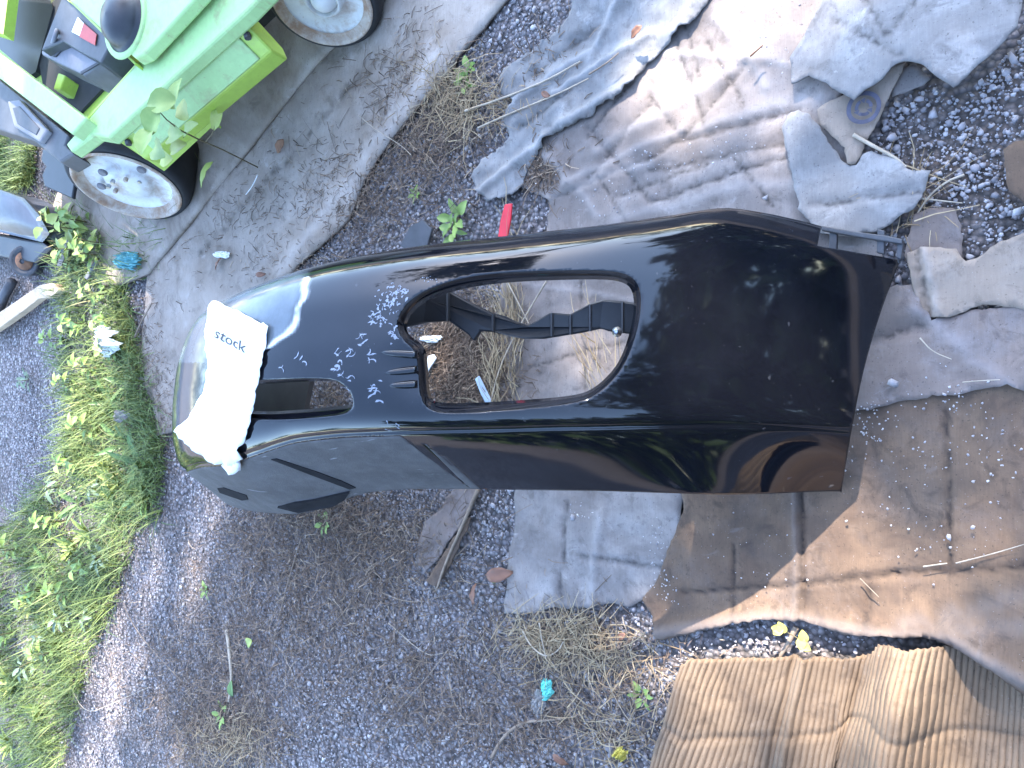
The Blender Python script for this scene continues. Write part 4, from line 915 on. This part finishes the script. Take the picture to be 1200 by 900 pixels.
one_leaf('fallen_leaf', 'small bright green leaf beside the rust coloured dead leaf', 575, 675, .02, .03, .012, rad(-95), M['leaf_light'])

# twigs: each its own thing
def twig(label, pts, r, z, mat, name='twig', cat='twig'):
    P = smooth_poly([np.array(p, float) for p in pts], 2, False); Q = [at(p[0], p[1], z + .002 * nz(p[0] * .1, p[1] * .1)) for p in P]
    rr_ = [r * (1 - .5 * i / len(Q)) for i in range(len(Q))]
    return tag(MB().tube(Q, rr_, 6).build(name, mat, None, True), label, cat)
twig('long thin grey stalk running down from the bumper middle across the gravel', [(353, 630), (335, 690), (318, 760), (308, 830)], .0016, .02, M['twig'])
twig('broken pale woody stem lying upright in the lower left litter', [(266, 738), (269, 765), (272, 800), (268, 822)], .007, .015, M['pale_twig'], 'broken_stem', 'stem')
twig('curved brown stick on the gravel at the bottom centre', [(576, 888), (590, 862), (612, 846), (640, 844), (664, 842)], .0045, .012, M['twig'], 'stick', 'stick')
twig('forked pale twig left arm below the grey cardboard', [(612, 738), (622, 758), (640, 771), (655, 762), (660, 752)], .0022, .03, M['pale_twig'])
twig('straight pale twig below the middle of the grey cardboard', [(632, 730), (635, 750), (640, 772)], .0022, .03, M['pale_twig'])
twig('pale straight straw stalk on the gravel right of the cyan scrap', [(706, 775), (712, 800), (728, 832), (742, 850)], .0013, .02, M['pale_twig'])
twig('dark twig bent in the lower left between grass and gravel', [(145, 710), (160, 740), (190, 775), (215, 800)], .0018, .02, M['twig'])
twig('angled pale grass stalk in the lower left corner', [(80, 800), (100, 838), (130, 825), (175, 805)], .0016, .02, M['pale_twig'])
twig('dry twig on the gravel left of the curved stick', [(455, 730), (500, 770), (520, 765)], .0013, .015, M['pale_twig'])
twig('thin diagonal stalk on the gravel in the lower middle', [(525, 762), (500, 795), (470, 828), (445, 860)], .0015, .02, M['twig'])
twig('dark brown stick leaning on the torn cardboard scrap', [(560, 574), (540, 620), (522, 660), (512, 690)], .005, .03, M['twig'], 'stick', 'stick')
twig('bundled straw stalk under the grey white scrap at upper right', [(1000, 158), (1025, 172), (1050, 185), (1062, 196)], .004, .04, M['pale_twig'])
twig('dry grass stalk on soil at the upper right, arching', [(1130, 205), (1110, 212), (1090, 228), (1078, 245), (1070, 260)], .0022, .02, M['pale_twig'])
twig('second dry stalk on soil at the upper right, nearly level', [(1075, 232), (1100, 235), (1128, 238)], .0018, .02, M['pale_twig'])
twig('small bent straw on the bluish grey cardboard', [(1078, 396), (1092, 412), (1115, 421)], .0014, .04, M['pale_twig'])
twig('level straw on the bluish grey cardboard near its edge', [(1128, 448), (1150, 446), (1172, 445)], .0012, .04, M['pale_twig'])
twig('thin twig on the brown cardboard near the right border', [(1082, 664), (1110, 660)], .0016, .035, M['pale_twig'])
twig('second thin twig on the brown cardboard reaching the right border', [(1120, 660), (1160, 650), (1200, 638)], .0013, .035, M['pale_twig'])
twig('short twig on the brown cardboard beside the fold', [(1008, 678), (1022, 692), (1030, 700)], .0012, .035, M['twig'])
twig('brown stick under the curled cardboard edge with yellow leaves', [(933, 735), (925, 752), (914, 770)], .006, .02, M['twig'], 'stick', 'stick')
twig('white straw on the plywood sheet above the bumper', [(302, 205), (296, 218), (288, 228)], .002, .025, M['white_label'])
twig('long pale stalk on the plywood sheet near the upper middle', [(420, 135), (440, 152), (470, 170), (482, 182)], .0013, .03, M['pale_twig'])
twig('pale stalk lying across the gravel to the crumpled sheet', [(545, 130), (590, 115), (640, 95), (680, 72)], .003, .03, M['pale_twig'])
twig('second pale stalk parallel across the straw above the red strap', [(560, 150), (600, 132), (650, 112), (690, 92)], .0025, .03, M['pale_twig'])
twig('dark thin twig on the crumpled grey sheet', [(690, 87), (710, 75), (725, 62)], .002, .055, M['twig'])
twig('reddish twig on the sunlit cardboard at the top', [(879, 66), (886, 60), (894, 53)], .002, .045, M['brown_rust'])
twig('grey twig lying in the grass strip beside the plywood', [(158, 395), (166, 376), (178, 355)], .004, .03, M['twig'])
twig('long straight straw through the lamp opening', [(640, 330), (610, 380), (585, 430), (575, 472)], .0022, .04, M['pale_twig'])
twig('second straw crossing in the lamp opening', [(590, 322), (606, 352), (620, 380)], .002, .045, M['pale_twig'])
# single stones large enough to pick out
def stone(label, px, py, z, r, br=.6):
    P = np.array([at(px, py, z)]); o = stones(P, np.array([r]), 'stone', .2, np.array([br])); 
    l = P[0]; o.data.transform(Matrix.Translation(Vector(-l))); o.location = l; tag(o, label, 'stone')
stone('pale blue grey stone on the bluish grey cardboard right of the bumper', 1047, 449, .036, 0.0094, .5)
stone('large pale angular stone beside the straw at the upper right', 1046, 162, .01, 0.0122, .55)
stone('second pale stone just below the large angular stone', 1042, 173, .01, 0.0094, .55)
stone('white pebble in the grit right of the bumper edge', 1107, 462, .034, 0.0043, .55)
stone('flat grey stone on soil under the pointed flap corner', 1094, 135, .01, 0.0094, .55)
stone('pale stone on soil below the pointed flap corner', 1078, 116, .01, 0.0079, .55)
stone('rounded stone at the right border below the white flap', 1188, 70, .01, 0.0130, .55)
stone('dark brown rounded stone at the bottom border', 716, 875, .01, 0.0158, .1)
stone('pebble stuck in the hole of the weathered grey cardboard', 672, 606, .016, 0.0086, .55)
stone('small pale stone on the cardboard above the bumper', 898, 232, .03, 0.0065, .55)
stone('pale stone in the gravel beside the narrow cardboard sliver', 500, 684, .01, 0.0072, .55)
stone('white pebble on the brown cardboard near the right border', 1140, 618, .034, 0.0036, .55)
stone('flat oval pebble next to a twig on the brown cardboard', 1112, 629, .034, 0.0058, .6)
stone('pale stone at the top border of the gravel', 627, 12, .01, 0.0130, .55)

# ------------------------------------------------------------------ weeds
def weed(name, label, cat, mat, n, L, w, el, group, leaf_name='leaf', stem=0, seed=0):
    rs = random.Random(seed); rt = empty(name, (0, 0, 0), label, cat, group)
    for k in range(n):
        yaw = 2 * PI * k / n + rs.uniform(-.4, .4); V, F = leafmesh(rs.uniform(*L), rs.uniform(*w), rs.uniform(.1, .5), 5, .002)
        h = rs.uniform(0, stem) if stem else .002; e = rs.uniform(*el)
        V = place(V, yaw, e, rs.uniform(-.4, .4), (.01 * math.cos(yaw), .01 * math.sin(yaw), h)); V[:, 2] = np.maximum(V[:, 2], .003)
        obj(leaf_name, V, F, mat, rt, smooth=True)
    if stem: MB().tube([(0, 0, 0), (.004, .003, stem * .5), (-.003, .002, stem)], [.0025, .002, .001], 6).build('stem', M['stem'], rt, True)
    return rt
def dup(rt, loc, rz, sc, label=None):
    c = rt.copy(); C.objects.link(c); c.location = loc; c.rotation_euler = (0, 0, rz); c.scale = (sc,) * 3
    if label: c['label'] = label
    for ch in rt.children:
        d = ch.copy(); C.objects.link(d); d.parent = c
    return c
def spread(rt, spots, labels=None):
    for i, (px, py, rz, sc) in enumerate(spots):
        P = at(px, py, 0); lb = labels[i] if labels else None
        if lb and i == 0: rt['label'] = lb
        if i == 0: rt.location = P; rt.rotation_euler = (0, 0, rz); rt.scale = (sc,) * 3
        else: dup(rt, P, rz, sc, lb)
dk = weed('dock_plant', 'broad leaved dark green dock plant in the grass strip left of the bumper', 'plant', M['leaf_dock'], 9, (.06, .125), (.010, .016), (.25, .9), 'dock plants in the grass strip', seed=1)
spread(dk, [(168, 545, .3, 1.1), (150, 520, 1.2, 1.0), (140, 590, 2.0, .9), (150, 450, 3.0, .8), (135, 470, .9, .8), (172, 575, 4.2, 1.0), (60, 660, 1.0, .8), (92, 590, 2.6, .8)], ['broad leaved dark green dock plant nearest the left end of the bumper', 'broad leaved dark green dock plant behind the one nearest the bumper end', 'broad leaved dark green dock plant half hidden below the yellow rosette', 'broad leaved dark green dock plant just below the white plastic bag', 'broad leaved dark green dock plant under the grey paper scrap', 'broad leaved dark green dock plant closest to the gravel beside the chin', 'broad leaved dark green dock plant in the wide lower grass', 'broad leaved dark green dock plant between grass and far gravel'])
yl = weed('yellow_plant', 'bright yellow green rosette plant glowing in the sun in the grass strip', 'plant', M['leaf_yellow'], 12, (.045, .09), (.007, .012), (.5, 1.2), 'yellow green rosettes in the grass strip', seed=2)
spread(yl, [(142, 565, .2, 1.1), (130, 545, 1.2, .8), (105, 625, 2.2, .9), (90, 640, .4, 1.0), (40, 700, 1.4, .9), (20, 800, 3.1, 1.0), (50, 830, .8, .9), (15, 870, 2.4, 1.0)], ['yellow green rosette plant among docks at the bumper end', 'yellow green rosette plant just behind the one at the bumper end', 'yellow green rosette plant in the middle of the grass strip', 'yellow green rosette plant at the middle, on its gravel side', 'yellow green rosette plant near the left border, upper one', 'yellow green rosette plant at the left border above the corner', 'yellow green rosette plant right of the one above the corner', 'yellow green rosette plant in the bottom left corner'])
lt = weed('leafy_weed', 'small light green leafy weed among the grass at the left', 'weed', M['leaf_light'], 14, (.022, .045), (.007, .012), (.0, .8), 'leafy weeds at the left', stem=.10, seed=3)
spread(lt, [(110, 262, .3, 1.3), (125, 300, 1.1, 1.2), (100, 310, 2.1, 1.0), (130, 345, 3.2, 1.0), (105, 380, .6, 1.1), (118, 430, 1.5, 1.0), (80, 400, 2.5, .9), (140, 375, .2, 1.0), (150, 412, 2.9, 1.0), (120, 500, 1.9, 1.1), (100, 540, .7, 1.1), (75, 610, 1.3, 1.1), (30, 640, 2.2, 1.2), (55, 690, .1, 1.1), (90, 690, 1.7, 1.1), (20, 740, .9, 1.2), (70, 760, 2.8, 1.0), (10, 690, 1.5, 1.1), (115, 660, .5, 1.0), (95, 450, 2.0, .9)], ['small light green leafy weed touching the tyre of the white wheel', 'small light green leafy weed beside the teal cloth', 'small light green leafy weed by the grey blue plastic offcut', 'small light green leafy weed above the white plastic bag', 'small light green leafy weed left of the white plastic bag', 'small light green leafy weed below the white plastic bag', 'small light green leafy weed farthest out on the gravel side', 'small light green leafy weed just over the plastic bag', 'small light green leafy weed right of the plastic bag on the plywood edge', 'small light green leafy weed beside the grey paper scrap', 'small light green leafy weed below the grey paper scrap', 'small light green leafy weed at the head of the wide lower grass', 'small light green leafy weed at the left border, topmost', 'small light green leafy weed in the middle of the wide lower grass', 'small light green leafy weed on the gravel side of the wide lower grass', 'small light green leafy weed at the left border, middle', 'small light green leafy weed at the foot of the sage weeds', 'small light green leafy weed at the left border, between two rosettes', 'small light green leafy weed below the bumper chin', 'small light green leafy weed on the far gravel edge under the wood'])
sg = weed('sage_weed', 'dusty grey green leafy weed low among the grass at the left', 'weed', M['leaf_sage'], 12, (.03, .06), (.006, .011), (.0, .6), 'dusty weeds at the left', stem=.06, seed=4)
spread(sg, [(85, 720, .3, 1.1), (60, 740, 1.3, 1.1), (110, 720, 2.4, .9), (130, 650, .8, 1.0), (35, 445, 1.6, .8), (70, 570, 2.7, 1.0), (45, 775, .4, 1.2), (120, 570, 1.9, .9)], ['dusty grey green weed at the middle of the lower grass', 'dusty grey green weed left of the middle one', 'dusty grey green weed at the gravel edge of the lower grass', 'dusty grey green weed below the yellow rosette', 'dusty grey green weed alone on the far gravel', 'dusty grey green weed at the far gravel edge', 'dusty grey green weed nearest the bottom left corner', 'dusty grey green weed between two docks'])
ys2 = weed('yellow_weed', 'yellowing leafy weed at the foot of the white front wheel', 'weed', M['leaf_yellow'], 14, (.03, .055), (.012, .020), (-.1, .8), 'yellowing weeds under the wheel', stem=.14, seed=5)
spread(ys2, [(105, 272, .4, 1.2), (92, 258, 1.7, 1.0), (128, 285, 2.6, .9), (112, 296, .9, 1.0)], ['yellowing leafy weed at the foot of the white wheel', 'yellowing leafy weed left of the wheel by the lamp housing', 'yellowing leafy weed touching the teal cloth', 'yellowing leafy weed between the wheel and the plastic offcut'])
sm = weed('seedling', 'small green seedling growing through the gravel', 'seedling', M['leaf_light'], 6, (.02, .04), (.005, .010), (.1, .8), 'seedlings in the gravel', stem=.02, seed=6)
spread(sm, [(540, 258, .2, 1.3), (552, 85, 1.1, 1.0), (548, 100, 2.2, .9), (385, 612, .7, .9), (755, 812, 1.6, .8), (535, 270, 2.2, 1.1), (490, 228, .7, .6), (245, 690, 1.5, .8), (265, 835, .3, 1.0)], ['small green seedling beside the red strap', 'small green seedling in straw at the top of the gravel', 'small green seedling just below the one at the top', 'small green seedling under the bumper middle', 'small green seedling right of the cyan scrap', 'small green seedling left of the crumpled sheet roll', 'small green seedling by the dark plastic triangle', 'small green seedling in the sunlit gravel patch', 'small green seedling beside the broken woody stem'])
# sprig hanging in front of the side panel
vn = empty('vine_sprig', at(290, 190, .05), 'leafy green vine sprig reaching up in front of the mint green side panel', 'vine')
MB().tube([at(302, 196, .06), at(262, 176, .20), at(230, 162, .33), at(210, 152, .42), at(195, 140, .46), at(186, 130, .48)], [.002, .002, .0022, .002, .0016, .001], 6).build('stem', M['stem'], vn, True)
MB().tube([at(240, 167, .29), at(248, 158, .31), at(252, 148, .31)], .0012, 6).build('stem', M['stem'], vn, True)
for i, (x, y, z, L, w, yw, mm) in enumerate([(206, 118, .46, .075, .03, 1.6, 0), (186, 128, .48, .07, .03, 2.4, 0), (178, 150, .47, .07, .028, 3.2, 0), (182, 170, .44, .065, .028, 4.1, 0), (204, 128, .45, .07, .026, -.2, 0), (220, 140, .42, .06, .024, .5, 1), (198, 160, .42, .07, .026, 4.6, 0), (200, 178, .40, .06, .02, 4.9, 1), (216, 160, .38, .055, .022, 5.2, 0), (188, 184, .40, .05, .022, 4.4, 1), (250, 190, .2, .075, .022, 2.5, 2), (250, 152, .31, .045, .014, 5.6, 2), (256, 150, .30, .05, .014, .1, 2)]):
    V, F = leafmesh(L, w, .3, 5, .002); P = at(x, y, z); V = place(V, yw, random.uniform(.1, .7), random.uniform(-.4, .4), P); obj('leaf', V, F, (M['leaf_light'], M['leaf_yellow'], M['leaf_yellow'])[mm], vn, smooth=True)
yt = empty('yellow_sprig', at(925, 745, .02), 'tiny sprig of yellow leaves under the curled brown cardboard edge', 'sprig')
for i, (x, y, yw) in enumerate([(919, 738, 1.5), (917, 734, 2.4), (921, 741, .6), (940, 747, 3.1), (944, 752, .2), (938, 752, 4.2)]):
    V, F = leafmesh(.022, .009, .2, 5); obj('leaf', place(V, yw, .4, 0, at(x, y, .05)), F, M['yellow'], yt, smooth=True)
MB().tube([at(917, 738, .05), at(930, 745, .04), at(942, 752, .05)], .001, 5).build('stem', M['stem'], yt, True)

# ------------------------------------------------------------------ trees behind the camera: their crowns shade the ground
def gpt(px, py, z=0):
    """ground point that the sun ray through this point reaches"""
    P = at(px, py, z); return (P - TOSUN * (P[2] / TOSUN[2]))[:2]
LIT = []
def lit(px, py, r, z=0, s=1.0, k=1.0): LIT.append((gpt(px, py, z), r, s, k))
LITS = [(850, 40, .15), (910, 0, .17), (790, 70, .08), (830, 120, .03), (700, 235, .02), (740, 215, .03), (770, 245, .02), (830, 232, .02), (700, 255, .01),
        (640, 350, .03), (700, 345, .03), (700, 420, .05), (640, 430, .03),
        (880, 695, .10), (960, 655, .10), (1010, 600, .05), (1060, 710, .07), (1150, 730, .08), (960, 710, .09), (830, 710, .07),
        (830, 840, .14), (920, 860, .15), (1040, 840, .14),
        (235, 650, .06), (250, 620, .03), (950, 155, .01), (1120, 330, .01), (250, 260, .10), (590, 60, .02), (420, 90, .05)]
LW = np.array([[*at(x, y)[:2], r] for x, y, r in LITS] + [[*gpt(258, 440, .52), .10], [*gpt(285, 375, .5), .03], [*gpt(740, 485, .33), .02]])
LITP = [[(770, 745), (800, 700), (880, 640), (985, 585), (1010, 540), (1050, 590), (1110, 650), (1215, 690), (1215, 800), (1000, 748)], [(770, 765), (1110, 735), (1150, 840), (1215, 900), (1215, 930), (755, 930)]]
def shade_wanted(g_):
    pp = proj(np.array([[g_[0], g_[1], 0]]))[0]
    d = np.sqrt(((LW[:, :2] - g_) ** 2).sum(1)) - LW[:, 2]
    if d.min() < .01: return 0.0
    if any(inside(pp[None], P)[0] for P in LITP): return 0.0
    dep = g_[1]
    if pp[0] < 75 and 320 < pp[1] < 640: return .75
    if dep > .25 and pp[0] < 225: return .08 if pp[0] < 165 or pp[1] < 240 else .6
    return 1.0
def limb_tree(name, label, base, tips, leaves, trunk_r=.16):
    rt = empty(name, base, label, 'tree')
    base = np.array(base, float); top = base + np.array([0, 0, 3.2]); MB().tube([base, base + [.05, .03, 1.2], top], [trunk_r, trunk_r * .8, trunk_r * .65], 12).build('trunk', M['bark'], rt, True)
    for tp_ in tips:
        tp_ = np.array(tp_, float); md = (top + tp_) / 2 + [0, 0, .35]; MB().tube([top - [0, 0, .15], md, tp_], [trunk_r * .5, trunk_r * .3, .02], 8).build('limb', M['bark'], rt, True)
    LVt, LF = leafmesh(1, .36, .2, 3)
    n = len(leaves); V = np.zeros((n, len(LVt), 3)); Fa = np.array(LF)
    for i, p in enumerate(leaves):
        V[i] = place(LVt * random.uniform(.12, .23), random.uniform(0, 2 * PI), random.uniform(-.9, .6), random.uniform(-.6, .6), p)
    o = obj('crown', V.reshape(-1, 3), (Fa[None] + len(LVt) * np.arange(n)[:, None, None]).reshape(-1, 4), M['leaf_canopy'], rt); tag(o, kind='stuff')
    return rt
leaves = []
while len(leaves) < 7400:
    g_ = rng.uniform((-2.6, -1.2), (2.0, 4.2))
    if random.random() < min(shade_wanted(g_ + o_) for o_ in ((0, 0), (.1, 0), (-.1, 0), (0, .1), (0, -.1))): 
        h = random.uniform(6.0, 8.6); p = np.array([g_[0], g_[1], 0]) + TOSUN * (h / TOSUN[2]); leaves.append(p)
ctr = np.mean(leaves, 0)
limb_tree('shade_tree', 'broad leafy tree to the right behind the camera, its crown shading the yard', (ctr[0] + 1.2, ctr[1] - .6, 0), [ctr + [dx, dy, dz] for dx, dy, dz in ((1.2, .8, 0), (-1.4, .6, .2), (.4, -1.2, .3), (-.8, -1, -.2), (.3, 1.6, .2), (1.5, -.8, -.3))], leaves)
def crown(c, r, n, flat=.75):
    out = []
    cl = [np.array(c) + r * .75 * np.array([random.gauss(0, .55), random.gauss(0, .55), random.gauss(0, .45) * flat]) for _ in range(26)]
    for _ in range(n):
        k = random.choice(cl); v = rng.normal(size=3); v /= np.linalg.norm(v); out.append(k + v * r * .34 * random.uniform(.5, 1) ** .5)
    return out
for lb, b, c in (('dense dark tree standing straight behind the camera', (-.3, -5.4, 0), (-.3, -5.0, 2.9)), ('dense dark tree behind the camera on its left', (-2.5, -4.6, 0), (-2.6, -4.4, 3.0)), ('dense dark tree behind the camera on its right', (3.1, -7.2, 0), (3.0, -7.0, 3.6))):
    limb_tree('garden_tree', lb, b, [np.array(c) + [dx, dy, 0] for dx, dy in ((1, .5), (-1, .4), (.2, -1), (.3, .9))], crown(c, 2.1, 4200, .95))
HG = []  # added unseen leaf mass, fills bright gaps in the bumper's reflections
for _ in range(9000):
    x = random.uniform(-6, 6)
    if random.random() < .42: HG.append(np.array([-5.2 + random.gauss(0, .25), random.uniform(-4, 2.5), random.uniform(.05, 3.0 + .35 * nz(x * .8, 9))])); continue
    HG.append(np.array([x, -3.5 + .12 * x * x * .2 + random.gauss(0, .22) - .25 * abs(random.gauss(0, 1)), random.uniform(.05, 2.9 + .35 * nz(x * .8, 3))]))
LVt, LF = leafmesh(1, .42, .2, 2); V = np.zeros((len(HG), len(LVt), 3))
for i, p in enumerate(HG): V[i] = place(LVt * random.uniform(.22, .44), random.uniform(0, 6.3), random.uniform(-.9, .9), random.uniform(-.8, .8), p)
tag(obj('backdrop', V.reshape(-1, 3), (np.array(LF)[None] + len(LVt) * np.arange(len(HG))[:, None, None]).reshape(-1, 4), M['leaf_canopy']), 'added tall dark green leafy hedge behind the camera and along the yard side', 'backdrop')
# a far line of trees closes the horizon all round
mbv = []; 
for k in range(46):
    a = 2 * PI * k / 46 + random.uniform(-.05, .05); d = random.uniform(24, 34); c = np.array([d * math.cos(a), d * math.sin(a) + 1, random.uniform(2.0, 3.4)])
    mbv += crown(c, random.uniform(2.2, 3.4), 260, 1.2)
LVt, LF = leafmesh(1, .4, .2, 2); V = np.zeros((len(mbv), len(LVt), 3))
for i, p in enumerate(mbv): V[i] = place(LVt * random.uniform(.5, .9), random.uniform(0, 6.3), random.uniform(-.9, .9), random.uniform(-.6, .6), p)
tag(obj('tree_line', V.reshape(-1, 3), (np.array(LF)[None] + len(LVt) * np.arange(len(mbv))[:, None, None]).reshape(-1, 4), M['leaf_canopy'], loc=(0, 0, 0)), 'far line of dark green trees round the yard', kind='stuff')
